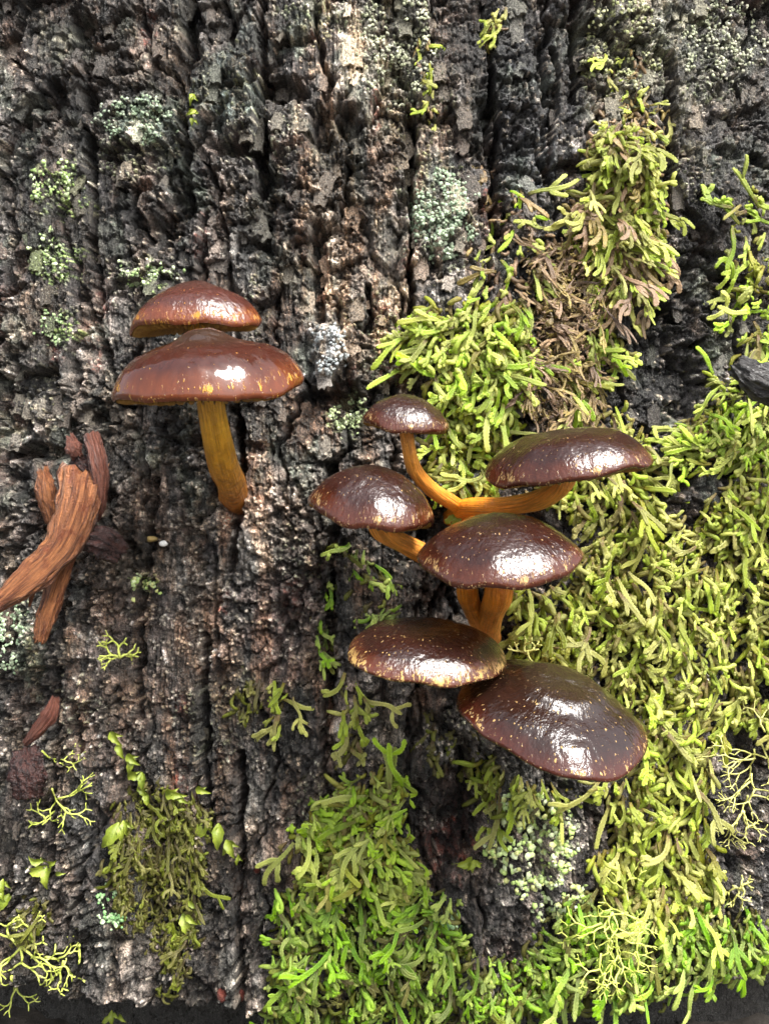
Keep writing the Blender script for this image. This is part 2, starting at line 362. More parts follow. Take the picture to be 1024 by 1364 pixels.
# ---- colours of the bark itself
tone = 0.5 + 0.5 * fbm(U / 130, Vv / 170, 4, 501); tone2 = fbm(U / 16, Vv / 20, 4, 502, 0.65)
c = np.zeros(U.shape + (3,)); c[:] = (0.068, 0.066, 0.064)
c = lerp3(c, (0.20, 0.192, 0.183), sst(0.35, 0.8, tone + 0.35 * tone2))
c = lerp3(c, (0.026, 0.026, 0.029), sst(0.1, 0.5, fbm(U / 90, Vv / 140, 4, 503) + 0.4 * tone2) * 0.8)
edge_in = 1 - sst(0.0, 0.22, edge)
c = lerp3(c, (0.050, 0.026, 0.019), edge_in * sst(-0.2, 0.4, fbm(U / 50, Vv / 90, 3, 504)) * 0.8)
warm = sst(-0.15, 0.45, fbm(U / 34, Vv / 150, 4, 505)) * (0.18 + 0.8 * soft(490, 300, 110, 330) + 0.6 * soft(260, 900, 220, 220) + .3 * soft(650, 300, 40, 200))
c = lerp3(c, (0.21, 0.142, 0.102), np.clip(warm, 0, .85))
def tint(x, y, rx, ry, col, amt=1.0, s=0, rag=0.5, gr=0.0):
    w, m = blob_w(x, y, rx, ry, s, rag); m = m * amt
    if gr: m = m * sst(gr - 0.15, gr + 0.15, 0.5 + 0.5 * SPK[w])
    c[w] = lerp3(c[w], col, np.clip(m, 0, 1))
tan = (0.27, 0.225, 0.175)
for a in ((440, 290, 34, 190, tan, .75, 1), (500, 350, 60, 160, (0.22, .19, .16), .75, 2), (520, 90, 60, 120, (0.20, .20, .16), .7, 3), (500, 470, 50, 70, (0.24, .20, .15), .7, 4),
          (470, 60, 24, 60, tan, .6, 5), (230, 80, 20, 60, (0.15, .12, .09), .7, 6), (110, 60, 16, 80, (0.13, .09, .07), .7, 7), (30, 420, 30, 50, (0.24, .18, .13), .6, 8),
          (130, 560, 40, 60, (0.20, .17, .13), .5, 9), (390, 690, 46, 80, (0.19, .165, .145), .75, 10), (380, 840, 60, 90, (0.17, .13, .12), .65, 11), (190, 880, 110, 110, (0.12, .10, .09), .7, 12),
          (300, 950, 60, 60, (0.15, .14, .12), .7, 13), (130, 970, 50, 60, (0.17, .14, .12), .6, 14), (230, 600, 80, 60, (0.055, .055, .055), .5, 15), (430, 1100, 34, 80, (0.16, .14, .12), .6, 16),
          (440, 465, 30, 48, (0.48, .51, .52), 1.0, 17, .25), (300, 120, 50, 50, (0.20, .27, .26), .8, 18), (330, 60, 40, 40, (0.17, .23, .24), .7, 19), (190, 150, 60, 36, (0.17, .24, .20), .85, 20),
          (230, 210, 30, 60, (0.15, .18, .17), .6, 21), (700, 120, 50, 130, (0.085, .095, .11), .8, 22), (340, 330, 40, 50, (0.14, .15, .15), .7, 23), (45, 520, 50, 50, (0.14, .15, .15), .7, 24),
          (880, 60, 90, 110, (0.20, .20, .155), .7, 25), (970, 80, 60, 80, (0.22, .22, .19), .6, 26), (830, 160, 24, 90, (0.18, .19, .12), .6, 27), (900, 470, 80, 130, (0.022, .023, .026), .85, 28),
          (600, 1090, 60, 80, (0.04, .025, .022), .8, 29), (40, 1130, 60, 110, (0.05, .045, .04), .6, 30), (330, 730, 30, 40, (0.22, .22, .21), .7, 31), (110, 1110, 30, 60, (0.09, .10, .11), .6, 32),
          (220, 1190, 80, 120, (0.035, .032, .02), .6, 33), (210, 1320, 90, 40, (0.10, .09, .08), .5, 34), (20, 870, 34, 60, (0.10, .13, .10), .8, 35), (700, 220, 60, 60, (0.06, .075, .085), .7, 36)):
    tint(*a)
rs = (0.16, 0.045, 0.03)
for a in ((505, 400, 14, 26), (520, 490, 16, 26), (470, 505, 10, 18), (424, 360, 12, 60), (648, 300, 9, 44), (268, 330, 10, 60), (60, 470, 14, 20), (240, 940, 12, 16), (295, 805, 12, 16), (240, 1060, 20, 40), (500, 140, 9, 40),
          (770, 400, 9, 16), (540, 340, 8, 20), (600, 1130, 34, 40), (120, 430, 16, 60), (390, 800, 16, 30), (190, 30, 14, 30)):
    tint(*a, rs, 0.7, int(a[0]), 0.6, 0.5)
c = lerp3(c, (0.045, 0.024, 0.018), red * 0.7)
# pale crust grains, raised
c = c * (1 - .28 * (1 - soft(490, 300, 130, 340)) - .25 * soft(150, 1230, 260, 200) - .25 * soft(900, 480, 110, 160) - .4 * soft(370, 170, 110, 120) - .35 * soft(215, 290, 60, 90) - .35 * soft(40, 130, 70, 130) - .3 * soft(710, 130, 70, 150))[..., None]
film = sst(.05, .6, fbm(U / 55, Vv / 80, 4, 506)) * (.30 * (Vv < 700) + .15)
c = lerp3(c, (0.105, 0.135, 0.110), film)
gm = np.zeros(U.shape)
for a in ((590, 290, 46, 70, .95), (530, 60, 50, 80, .8), (560, 130, 50, 60, .6), (560, 240, 30, 60, .8), (520, 470, 46, 70, .7), (480, 420, 50, 60, .5), (840, 60, 60, 90, .75), (960, 60, 70, 80, .7), (920, 210, 40, 60, .45), (300, 110, 60, 50, .6),
          (190, 170, 60, 50, .6), (150, 200, 50, 40, .6), (70, 240, 36, 40, .8), (60, 340, 36, 34, .75), (75, 430, 26, 26, .7), (180, 360, 60, 30, .65), (330, 410, 26, 40, .4), (460, 550, 34, 34, .7), (340, 180, 60, 50, .45), (100, 650, 26, 34, .6), (190, 780, 22, 14, .8),
          (15, 850, 30, 60, .6), (290, 960, 60, 60, .45), (330, 930, 20, 40, .7), (420, 1080, 40, 70, .5), (30, 520, 50, 60, .4), (420, 20, 60, 40, .7), (500, 20, 40, 50, .7), (720, 1110, 70, 90, .5), (400, 740, 40, 40, .4), (660, 960, 80, 60, .3), (90, 950, 50, 50, .4)):
    w_, b_ = blob_w(*a[:4], 1, 0.55); gm[w_] = np.maximum(gm[w_], b_ * a[4])
q1, q2, qx, qy, *_ = worley(U / 5.2, Vv / 4.6, 14, 0.95); qr = hsh(qx, qy, 47); qh = hsh(qx, qy, 48)
bg_g = (0.16 + .34 * calm) * sst(-0.1, .5, fbm(U / 40, Vv / 40, 3, 700) + 0.2)
grain = sst(0.52, 0.30, q1) * (qr < np.maximum(gm * 0.95, bg_g))
H = H + grain * (2.2 + 2.0 * qh)
gcol = np.where((qh < 0.45)[..., None], np.array((0.36, 0.40, 0.30)), np.where((qh < 0.75)[..., None], np.array((0.42, 0.42, 0.34)), np.array((0.30, 0.37, 0.22))))
grn = np.clip(blob(70, 240, 40, 44, 9) + blob(60, 340, 40, 40, 9) + blob(75, 430, 30, 30, 9) + blob(200, 372, 30, 16, 9) + blob(190, 780, 24, 16, 9) + blob(460, 550, 36, 36, 9) * .6, 0, 1)
gcol = gcol + (np.array((0.44, 0.40, 0.36)) - gcol) * (np.clip(1 - gm * 1.6, 0, 1) * .8)[..., None]
gcol = gcol + (np.array((0.27, 0.42, 0.13)) - gcol) * grn[..., None]
c = c + (gcol - c) * (grain * 0.85)[..., None]
c = np.clip(c * ((0.75 + 0.5 * blk) * (0.55 + 0.95 * crumb ** 1.5) * (0.65 + 0.8 * plate_r2) * np.exp(1.05 * tone2 + 1.0 * fbm(U / 75, Vv / 150, 3, 777) - .12) * (0.8 + 0.4 * fib))[..., None], 0.005, 0.75)

wm = np.clip(.25 + .9 * sst(-.2, .5, fbm(U / 28, Vv / 120, 4, 507)) * (.35 + .65 * soft(470, 320, 130, 360) + .6 * soft(250, 900, 230, 260)), 0, 1)
c = c * (1 + wm[..., None] * np.array((.34, .03, -.20)))

th = (U - 512) / R
BX = (R + H) * np.sin(th); BY = R - (R + H) * np.cos(th); BZ = 682 - Vv
def grid_normals():
    du = np.stack([np.gradient(a, axis=1) for a in (BX, BY, BZ)], -1); dv = np.stack([np.gradient(a, axis=0) for a in (BX, BY, BZ)], -1)
    n = np.cross(dv, du); n /= np.linalg.norm(n, axis=-1)[..., None] + 1e-9
    return n
GN = grid_normals()
if GN[400, 400, 1] > 0: GN = -GN
def gidx(a, x): return np.clip(np.searchsorted(a, x) - 1, 0, len(a) - 2)
def lookup(A, u, v):
    u = np.clip(u, us[0], us[-1] - 1e-3); v = np.clip(v, vs[0], vs[-1] - 1e-3)
    i = gidx(us, u); j = gidx(vs, v); a = (u - us[i]) / (us[i + 1] - us[i]); b = (v - vs[j]) / (vs[j + 1] - vs[j])
    return (A[j, i] * (1 - a) + A[j, i + 1] * a) * (1 - b) + (A[j + 1, i] * (1 - a) + A[j + 1, i + 1] * a) * b
K = 7                                     # smoothed relief for laying plants on
Hs = H.copy()
for _ in range(K):
    Hs = (Hs + np.roll(Hs, 2, 0) + np.roll(Hs, -2, 0) + np.roll(Hs, 2, 1) + np.roll(Hs, -2, 1)) / 5
Hs = np.maximum(Hs, -60)
from bisect import bisect_right
usl, vsl = us.tolist(), vs.tolist()
def look1(A, u, v):
    u = min(max(u, usl[0]), usl[-1] - 1e-3); v = min(max(v, vsl[0]), vsl[-1] - 1e-3)
    i = bisect_right(usl, u) - 1; j = bisect_right(vsl, v) - 1; a = (u - usl[i]) / (usl[i + 1] - usl[i]); b = (v - vsl[j]) / (vsl[j + 1] - vsl[j])
    return (A.item(j, i) * (1 - a) + A.item(j, i + 1) * a) * (1 - b) + (A.item(j + 1, i) * (1 - a) + A.item(j + 1, i + 1) * a) * b
def surf(px, py, lift=0.0, sm=True):      # point on (or lift above) the bark that the photo shows at (px, py)
    u, v = float(px), float(py)
    for _ in range(5):
        h = look1(Hs if sm else H, u, v) + lift; a = (u - 512) / R
        x = (R + h) * math.sin(a); y = R - (R + h) * math.cos(a); z = 682 - v
        k = (D + y) / D
        u += px - (512 + x / k); v += py - (682 - z / k)
    return np.array([x, y, z])
def outn(p):
    n = np.array([p[0], p[1] - R, 0.0]); return n / np.linalg.norm(n)

bark = mat_bark()
trunk = thing('tree_trunk', 'old dark tree trunk with wet, deeply furrowed, crumbling black and grey bark', 'tree trunk', (0, R, 682 - FLOOR))
nv, nu = U.shape
idx = np.arange(nv * nu).reshape(nv, nu)
Q = np.stack([idx[:-1, :-1], idx[1:, :-1], idx[1:, 1:], idx[:-1, 1:]], -1).reshape(-1, 4)
cell = ((ix + 50).astype(int) * 1000 + (iy + 50).astype(int))[:-1, :-1].ravel()
PV = np.stack([BX, BY, BZ], -1).reshape(-1, 3); NV = GN.reshape(-1, 3); CV = c.reshape(-1, 3)
order = np.argsort(cell, kind='stable'); cs = cell[order]; cut = np.flatnonzero(np.diff(cs)) + 1
for grp in np.split(order, cut):
    f = Q[grp]; vi, inv = np.unique(f, return_inverse=True)
    part('bark_plate', PV[vi], inv.reshape(-1, 4), bark, trunk, attrs={'col': CV[vi]}, normals=NV[vi])
# the rest of the trunk: round core that carries the plates, running up out of the picture
na, nz = 160, 90
aa = np.arange(na) / na * 2 * math.pi; zz = np.concatenate([np.linspace(682 - FLOOR - 10, 682 + 300, 30), np.linspace(682 + 360, 8500, 60)])
A2, Z2 = np.meshgrid(aa, zz)
rr = R - 70 - 60 * sst(-560, -660, Z2) + 22 * fbm(A2 * 14, Z2 / 400, 3, 801) * 1.0
rr = np.where(Z2 > 990, rr + 45, rr)
CVt = np.stack([rr * np.sin(A2), R - rr * np.cos(A2), Z2], -1).reshape(-1, 3)
ii = np.arange(nz * na).reshape(nz, na); jj = np.roll(ii, -1, 1)
CF = np.stack([ii[:-1], jj[:-1], jj[1:], ii[1:]], -1).reshape(-1, 4)
cc = np.zeros((len(CVt), 3)); cc[:] = (0.04, 0.037, 0.033)
part('trunk_core', CVt, CF, bark, trunk, attrs={'col': cc})

# loose flakes of bark: thin curved scales that stand off the plates
def mat_flake():
    t = NT('bark_flake'); oic = t.n('ObjectInfo'); oi = oic.outputs['Random']; p = t.pos(); n1 = t.noise(p, .40, 3, .75); n2 = t.noise(t.pos((1, 1, .25)), .25, 2)
    c_ = t.mix(1.0, oic.outputs['Color'], t.mix(oi, (.6, .6, .6), (1.5, 1.45, 1.4)), 'MULTIPLY')
    c_ = t.mix(1.0, c_, t.mix(t.ramp(n1, .3, .7), (.3, .3, .3), (2.0, 2.0, 2.0)), 'MULTIPLY')
    c_ = t.mix(t.math('MULTIPLY', t.ramp(t.noise(p, .8, 1), .6, .7), .5), c_, (.4, .4, .35))
    return t.done(t.principled(c_, .42, t.bump(t.math('ADD', n1, n2), 5.0, 1.0), .5))
flake_m = mat_flake()
def flake_mesh(seed):
    r = random.Random(seed); nu_, nv_ = 8, 10; V = []; F = []; asp = r.uniform(1.2, 2.4)
    for j in range(nv_):
        for i in range(nu_):
            a_ = i / (nu_ - 1) * 2 - 1; b_ = j / (nv_ - 1) * 2 - 1; e_ = 1 + .22 * float(gn(np.array(a_ * 1.3 + seed), np.array(b_ * 2.2), seed)) + .12 * float(gn(np.array(a_ * 4. + seed), np.array(b_ * 5.), seed + 1))
            sq = 1 - .18 * b_ * b_ * abs(a_)
            V.append((b_ * asp * e_ * .5, a_ * e_ * sq * .5, .10 + .10 * (b_ + 1) - .16 * a_ * a_ + .05 * float(gn(np.array(a_ * 3.), np.array(b_ * 4. + seed), 3))))
    V = np.array(V); n_ = len(V)
    for j in range(nv_ - 1):
        for i in range(nu_ - 1): q = j * nu_ + i; F.append((q, q + nu_, q + nu_ + 1, q + 1))
    rim = [i for i in range(nu_)] + [j * nu_ + nu_ - 1 for j in range(1, nv_)] + [(nv_ - 1) * nu_ + i for i in range(nu_ - 2, -1, -1)] + [j * nu_ for j in range(nv_ - 2, 0, -1)]
    V2 = np.vstack([V, V - [0, 0, .26]]); F2 = F + [(rim[k], rim[(k + 1) % len(rim)], rim[(k + 1) % len(rim)] + n_, rim[k] + n_) for k in range(len(rim))]
    return build_mesh('bark_flake', V2, F2, flake_m, smooth=False)
FM = [flake_mesh(i) for i in range(14)]
fr = random.Random(5); tb_ = np.array(trunk['_b'])
def _basis(p, a, e):
    o = outn(p); side = np.array([o[1], -o[0], 0.0]); side = -side if side[0] < 0 else side
    pl = side * math.sin(a) + np.array([0, 0, -1.0]) * math.cos(a); X = pl * math.cos(e) + o * math.sin(e); Z = o * math.cos(e) - pl * math.sin(e); return X, np.cross(Z, X), Z
for k in range(290):
    while True:
        x, y = fr.uniform(-30, 1050), fr.uniform(-30, 1320)
        if (y < 560 or x < 440) and fr.random() < .35 + .65 * (y < 560): break
    w_ = fr.uniform(8, 21) if y < 600 else fr.uniform(6, 15); p = surf(x, y, fr.uniform(-1, 2.5)); X, Y, Z = _basis(p, fr.gauss(0, .22), fr.uniform(-.02, .16)); q = (p - tb_) * S
    o = bpy.data.objects.new('bark_flake', FM[k % 14]); C.link(o); o.parent = trunk; wn = win(x - 14, x + 14, y - 14, y + 14); o.color = (*[float(q_) for q_ in (c[wn].reshape(-1, 3).mean(0) if c[wn].size else (.06, .06, .06))], 1)
    o.matrix_local = Matrix(((X[0] * w_, Y[0] * w_, Z[0] * w_, q[0]), (X[1] * w_, Y[1] * w_, Z[1] * w_, q[1]), (X[2] * w_, Y[2] * w_, Z[2] * w_, q[2]), (0, 0, 0, 1)))

# ------------------------------------------------------------------ forest floor
fx = np.concatenate([[-60000, -15000, -5000, -2500], np.linspace(-1300, 1300, 130), [2500, 5000, 15000, 60000]])
fy = np.concatenate([[-60000, -15000, -5000, -2500, -1500], np.linspace(-700, 700, 90), [2500, 6000, 15000, 60000]])
FX, FY = np.meshgrid(fx, fy); near = sst(2200, 1000, np.hypot(FX, FY))
FZ = 682 - FLOOR + near * (16 * fbm(FX / 120, FY / 120, 4, 901) + 9 * fbm(FX / 24, FY / 24, 3, 902))
n1, n0 = FX.shape; fi = np.arange(n1 * n0).reshape(n1, n0)
FF = np.stack([fi[:-1, :-1], fi[:-1, 1:], fi[1:, 1:], fi[1:, :-1]], -1).reshape(-1, 4)
fl = build_mesh('forest_floor', np.stack([FX, FY, FZ - (682 - FLOOR)], -1).reshape(-1, 3), FF, mat_simple('leaf_litter', (0.030, 0.024, 0.018), (0.075, 0.062, 0.05), 0.03, 0.7, 3.0))
flo = bpy.data.objects.new('forest_floor', fl); C.link(flo); flo.location = W((0, 0, 682 - FLOOR)); flo['kind'] = 'structure'
flo['label'] = 'dark damp forest floor showing below the broken bark edge'

# ------------------------------------------------------------------ mushrooms
gill_m = mat_simple('gills', (0.30, 0.17, 0.03), (0.22, 0.11, 0.02), 0.06, 0.6, 1.0)
red_top, red_mid = (0.026, 0.013, 0.008), (0.034, 0.009, 0.0055)
capA = mat_cap('cap_red_brown', red_top, red_mid, (0.10, 0.025, 0.008), (0.60, 0.32, 0.05), 0.68, 0.83, 0.06, 0.12)
capA2 = mat_cap('cap_red_brown_matt', (0.036, 0.014, 0.010), (0.046, 0.013, 0.009), (0.12, 0.030, 0.010), (0.55, 0.26, 0.035), 0.66, 0.80, 0.22, 1.0)
capB = mat_cap('cap_chestnut', (0.015, 0.007, 0.005), (0.020, 0.006, 0.004), (0.055, 0.013, 0.005), (0.50, 0.32, 0.13), 0.66, 0.82, 0.085, 0.85)
capC = mat_cap('cap_dark', (0.013, 0.007, 0.005), (0.018, 0.006, 0.004), (0.07, 0.018, 0.008), (0.55, 0.36, 0.12), 0.65, 0.76, 0.16, 0.9)
capD = mat_cap('cap_dark_plateau', (0.020, 0.012, 0.007), (0.015, 0.006, 0.004), (0.045, 0.010, 0.005), (0.55, 0.35, 0.13), 0.65, 0.84, 0.06, 0.75)
stemA = mat_stem('stem_ochre', (0.44, 0.15, 0.018), (0.60, 0.32, 0.022), (0.16, 0.045, 0.010), 0.8)
stemB = mat_stem('stem_amber', (0.78, 0.27, 0.012), (0.72, 0.30, 0.050), (0.50, 0.13, 0.010), 0.4)
stemC = mat_stem('stem_brown', (0.62, 0.27, 0.06), (0.58, 0.19, 0.016), (0.30, 0.07, 0.008), 0.5)

PROF = {'umbo': [(0, 1), (.10, .98), (.20, .91), (.30, .81), (.44, .73), (.60, .64), (.75, .52), (.87, .35), (.955, .13), (1, -.05), (.98, -.13)],
        'dome': [(0, 1), (.15, .975), (.35, .89), (.55, .74), (.75, .52), (.89, .28), (.97, .08), (1, -.05), (.98, -.14)],
        'low': [(0, 1), (.12, .975), (.28, .89), (.45, .77), (.62, .63), (.78, .46), (.90, .25), (.97, .08), (1, -.05), (.975, -.13)],
        'cone': [(0, 1), (.10, .975), (.25, .87), (.45, .68), (.65, .47), (.85, .24), (.96, .06), (1, -.05), (.96, -.12)],
        'flat': [(0, 1), (.2, .985), (.45, .91), (.65, .76), (.82, .50), (.93, .24), (.99, .03), (1, -.07), (.96, -.14)],
        'plateau': [(0, 1), (.2, .985), (.35, .95), (.43, .88), (.50, .75), (.58, .66), (.70, .54), (.84, .34), (.94, .12), (1, -.05), (.97, -.13)]}
def mushroom(label, px, py, h, Rp, Hp, tilt, roll, prof, mat, stem_mat, stems, seed, dep=1.0, irr=0.02, wav=0.05):
    C0 = P(px, py, h); k = (D - h) / D; Rr = Rp * k; Hh = Hp * k; rs_ = random.Random(seed)
    bs = stems[0][0][-1]; base = surf(bs[0], bs[1])
    t = thing('mushroom', label, 'mushroom', base, 'mushrooms growing on the bark')
    pr = np.array(PROF[prof]); ns, nr = 180, 46
    dd = np.concatenate([[0], np.cumsum(np.hypot(np.diff(pr[:, 0]), np.diff(pr[:, 1]) * Hh / Rr))]); dd /= dd[-1]
    prs = catmull(pr, 160); d2 = np.concatenate([[0], np.cumsum(np.hypot(np.diff(prs[:, 0]), np.diff(prs[:, 1]) * Hh / Rr))]); d2 /= d2[-1]
    sq = np.linspace(0, 1, nr); rr_ = np.interp(sq, d2, prs[:, 0]); zz_ = np.interp(sq, d2, prs[:, 1])
    rr_[0] = 0.002
    a = np.arange(ns + 1) / ns * 2 * math.pi + math.pi / 2       # seam at the far side
    ph = [rs_.uniform(0, 6.28) for _ in range(8)]
    wr = sum(math.pow(0.75, i) * np.cos((i + 2) * a + ph[i]) for i in range(4)) * irr
    wz = (np.cos(2 * a + ph[4]) + .7 * np.cos(3 * a + ph[5]) + .5 * np.cos(5 * a + ph[6]) + 0.35 * np.cos(9 * a + ph[7])) * wav
    A_, S_ = np.meshgrid(a, sq); RR = rr_[:, None] * (1 + wr[None] * sst(.2, 1, sq)[:, None]); ZZ = zz_[:, None] + wz[None] * (rr_[:, None] ** 3)
    X = RR * np.cos(A_) * Rr; Y = RR * np.sin(A_) * Rr * dep; Z = ZZ * Hh
    bumpz = 0.018 * Hh * fbm(X / (0.28 * Rr) + seed, Y / (0.28 * Rr), 3, seed) * sst(0, .25, rr_)[:, None] + 0.010 * Hh * fbm(X / (0.09 * Rr) + seed, Y / (0.09 * Rr), 2, seed + 3)
    Z = Z + bumpz
    M = Matrix.Rotation(-math.radians(roll), 3, 'Y') @ Matrix.Rotation(math.radians(tilt), 3, 'X'); M = np.array(M)
    def place(X, Y, Z): return np.stack([X, Y, Z], -1).reshape(-1, 3) @ M.T + C0
    V = place(X, Y, Z); n = ns + 1; I = np.arange(nr * n).reshape(nr, n)
    F = np.stack([I[:-1, :-1], I[1:, :-1], I[1:, 1:], I[:-1, 1:]], -1).reshape(-1, 4)
    uvc = np.stack([np.broadcast_to(np.arange(n) / ns, (nr, n)), np.broadcast_to(np.clip(rr_, 0, 1)[:, None] + 0.06 * (sst(.93, 1, sq))[:, None], (nr, n))], -1).reshape(-1, 2)
    cap = part('cap', V, F, mat, t, uv=uvc)
    # underside: flesh disc and radiating gill blades
    ur = np.linspace(.97, .10, 12); uz = -.13 + .30 * sst(.97, .35, ur)
    UA, UR = np.meshgrid(a, ur); wzz = wz[None] * UR ** 3
    V = place(UR * (1 + wr[None]) * np.cos(UA) * Rr * .995, UR * (1 + wr[None]) * np.sin(UA) * Rr * dep * .995, (uz[:, None] + wzz + 0.02) * Hh)
    I = np.arange(12 * n).reshape(12, n); F = np.stack([I[:-1, :-1], I[1:, :-1], I[1:, 1:], I[:-1, 1:]], -1).reshape(-1, 4)
    sub('underside', V, F, gill_m, cap)
    sp = Soup(); ng = 96
    for g in range(ng):
        ga = g / ng * 2 * math.pi; r0 = .16 if g % 2 == 0 else .5; pts = []
        gi = int(((ga - math.pi / 2) % 6.2832) / 6.2832 * ns)
        for q in np.linspace(r0, .95, 6):
            zq = -.13 + .30 * float(sst(.97, .35, np.array(q))) + wz[gi] * q ** 3
            pts.append((q, zq + .03)); pts.append((q, zq - (.16 * math.sin(math.pi * min(1, max(0.05, (q - r0) / (.97 - r0))) ** .8) + .015)))
        pts = np.array(pts); wdt = 0.006
        VV = np.vstack([place(pts[:, 0] * math.cos(ga + o_) * Rr * (1 + wr[gi]), pts[:, 0] * math.sin(ga + o_) * Rr * dep * (1 + wr[gi]), pts[:, 1] * Hh) for o_ in (-wdt, wdt)])
        FF_ = []
        for i in range(5):
            b_ = 2 * i; FF_ += [(b_, b_ + 1, b_ + 3, b_ + 2), (12 + b_, 12 + b_ + 2, 12 + b_ + 3, 12 + b_ + 1), (b_ + 1, 12 + b_ + 1, 12 + b_ + 3, b_ + 3)]
        sp.add(VV, FF_)
    gl = sub('gills', sp.arr(), sp.F, gill_m, cap); gl['kind'] = 'stuff'
    # stems: way points (px, py, height out of the bark) from the cap down to the bark
    for st_ in stems:
        way, w0, w1 = st_[:3]; top = C0 + M @ np.array([st_[3] if len(st_) > 3 else 0, 0, .12 * Hh]); pts = [top]
        for q in way[:-1]: pts.append(P(*q))
        e = way[-1]; s0 = surf(e[0], e[1]); pts.append(s0); pts.append(s0 - 34 * outn(s0) + np.array([0, 0, -6.0]))
        cv = catmull(pts, 34); ns2 = 20; tq = np.linspace(0, 1, 34); kk = (D + cv[:, 1]) / D
        ra = (w0 + (w1 - w0) * tq) * .5 * kk * (1 + 0.05 * np.array([gn(np.array(7.0 * x), np.array(seed + .3)) for x in tq]).ravel())
        pa = np.arange(ns2) / ns2 * 6.2832
        pf = 1 + .06 * gn(np.cos(pa)[None] * 2.2 + tq[:, None] * 5, np.sin(pa)[None] * 2.2 + seed, 5) + .035 * gn(np.cos(pa)[None] * 6 + tq[:, None] * 3, np.sin(pa)[None] * 6 + seed, 6) + 0.2 * sst(.6, 1, tq)[:, None] * gn(np.cos(pa)[None] * 3 + tq[:, None] * 16, np.sin(pa)[None] * 3, 8)
        V, F, tt, ee = sweep(cv, ra, ns=ns2, up=(1, 0.2, 0.1), prof=pf)
        part('stem', V, F, stem_mat, t, uv=sweep_uv(34, ns2), attrs={'sh': np.stack([1 - tt, ee, tt * 0 + .5], -1)})
    return t
G1 = mushroom('upper red-brown mushroom cap partly hidden behind the shinier left mushroom', 262, 430, 74, 89, 55, 7, 3, 'low', capA2, stemA, [([(270, 500, 66), (288, 610, 46), (300, 640)], 24, 30)], 3, dep=.72, irr=.02, wav=.06)
G2 = mushroom('large glossy red-brown mushroom with yellow-flecked rim and long ochre stem on the left', 277, 512, 168, 128, 74, 14, 4, 'umbo', capA, stemA, [([(285, 560, 150), (296, 610, 100), (308, 642, 46), (312, 660)], 35, 42)], 5, dep=.86, irr=.012, wav=.04)
G3 = mushroom('smallest mushroom, thin curved orange stem, at left edge of the bright moss', 539, 565, 120, 58, 40, 8, -7, 'dome', capB, stemB, [([(543, 590, 118), (552, 625, 100), (575, 652, 70), (606, 672, 30), (625, 690)], 18, 22)], 8, irr=.02, wav=.06)
G4 = mushroom('leftmost mushroom of the right cluster, rounded brown cap on a short orange stem', 494, 679, 150, 86, 60, 9, -11, 'dome', capB, stemB, [([(508, 706, 130), (545, 728, 90), (585, 748, 40), (612, 760)], 27, 28)], 13, irr=.03, wav=.08)
G5 = mushroom('broad brown mushroom leaning right on a long sideways amber stem against the moss', 758, 620, 160, 110, 48, 10, 7, 'flat', capB, stemB, [([(748, 646, 150), (716, 666, 118), (672, 674, 80), (622, 676, 40), (600, 690)], 30, 20)], 21, dep=.9, irr=.03, wav=.09)
G6 = mushroom('central dark brown mushroom with pale-fringed rim above two short brown stems', 667, 742, 190, 112, 58, 12, 1, 'dome', capB, stemC, [([(664, 788, 165), (656, 812, 110), (650, 836, 50), (652, 850)], 40, 28), ([(622, 786, 140), (630, 812, 90), (640, 840, 50), (640, 862)], 30, 20, -38)], 30, irr=.034, wav=.09)
G7 = mushroom('flat very dark mushroom cap with yellow rim, second from the bottom', 567, 871, 170, 108, 40, 10, -5, 'flat', capC, stemC, [([(590, 890, 120), (620, 880, 60), (640, 876)], 30, 34)], 37, irr=.038, wav=.09)
G8 = mushroom('lowest and largest dark glossy mushroom cap with a raised centre', 736, 954, 185, 130, 56, 18, -12, 'plateau', capD, stemC, [([(730, 955, 130), (715, 930, 60), (710, 920)], 36, 40)], 44, irr=.036, wav=.08)

# ------------------------------------------------------------------ moss and liverworts
LIME = dict(tip=(0.52, 0.64, 0.045), mid=(0.33, 0.44, 0.030), base=(0.23, 0.19, 0.038), edge=(0.68, 0.76, 0.20))
mm_lime = mat_moss('moss_lime', **LIME)
mm_mat = mat_moss('moss_yellow_green', (0.52, 0.58, 0.060), (0.36, 0.39, 0.038), (0.28, 0.19, 0.040), (0.68, 0.73, 0.22))
mm_under = mat_moss('moss_understory', (0.36, 0.37, 0.032), (0.27, 0.23, 0.028), (0.19, 0.115, 0.024), (0.44, 0.44, 0.08))
mm_deep = mat_moss('moss_deep_green', (0.38, 0.56, 0.024), (0.20, 0.34, 0.022), (0.14, 0.15, 0.020), (0.50, 0.66, 0.13))
mm_olive = mat_moss('moss_olive', (0.20, 0.21, 0.020), (0.12, 0.11, 0.015), (0.075, 0.05, 0.012), (0.27, 0.28, 0.06))
mm_yellow = mat_moss('moss_pale_yellow', (0.50, 0.56, 0.06), (0.36, 0.37, 0.045), (0.22, 0.155, 0.035), (0.66, 0.70, 0.20))
mm_brown = mat_moss('moss_dried_brown', (0.24, 0.155, 0.05), (0.16, 0.098, 0.034), (0.09, 0.052, 0.020), (0.30, 0.21, 0.08), trans=.15)

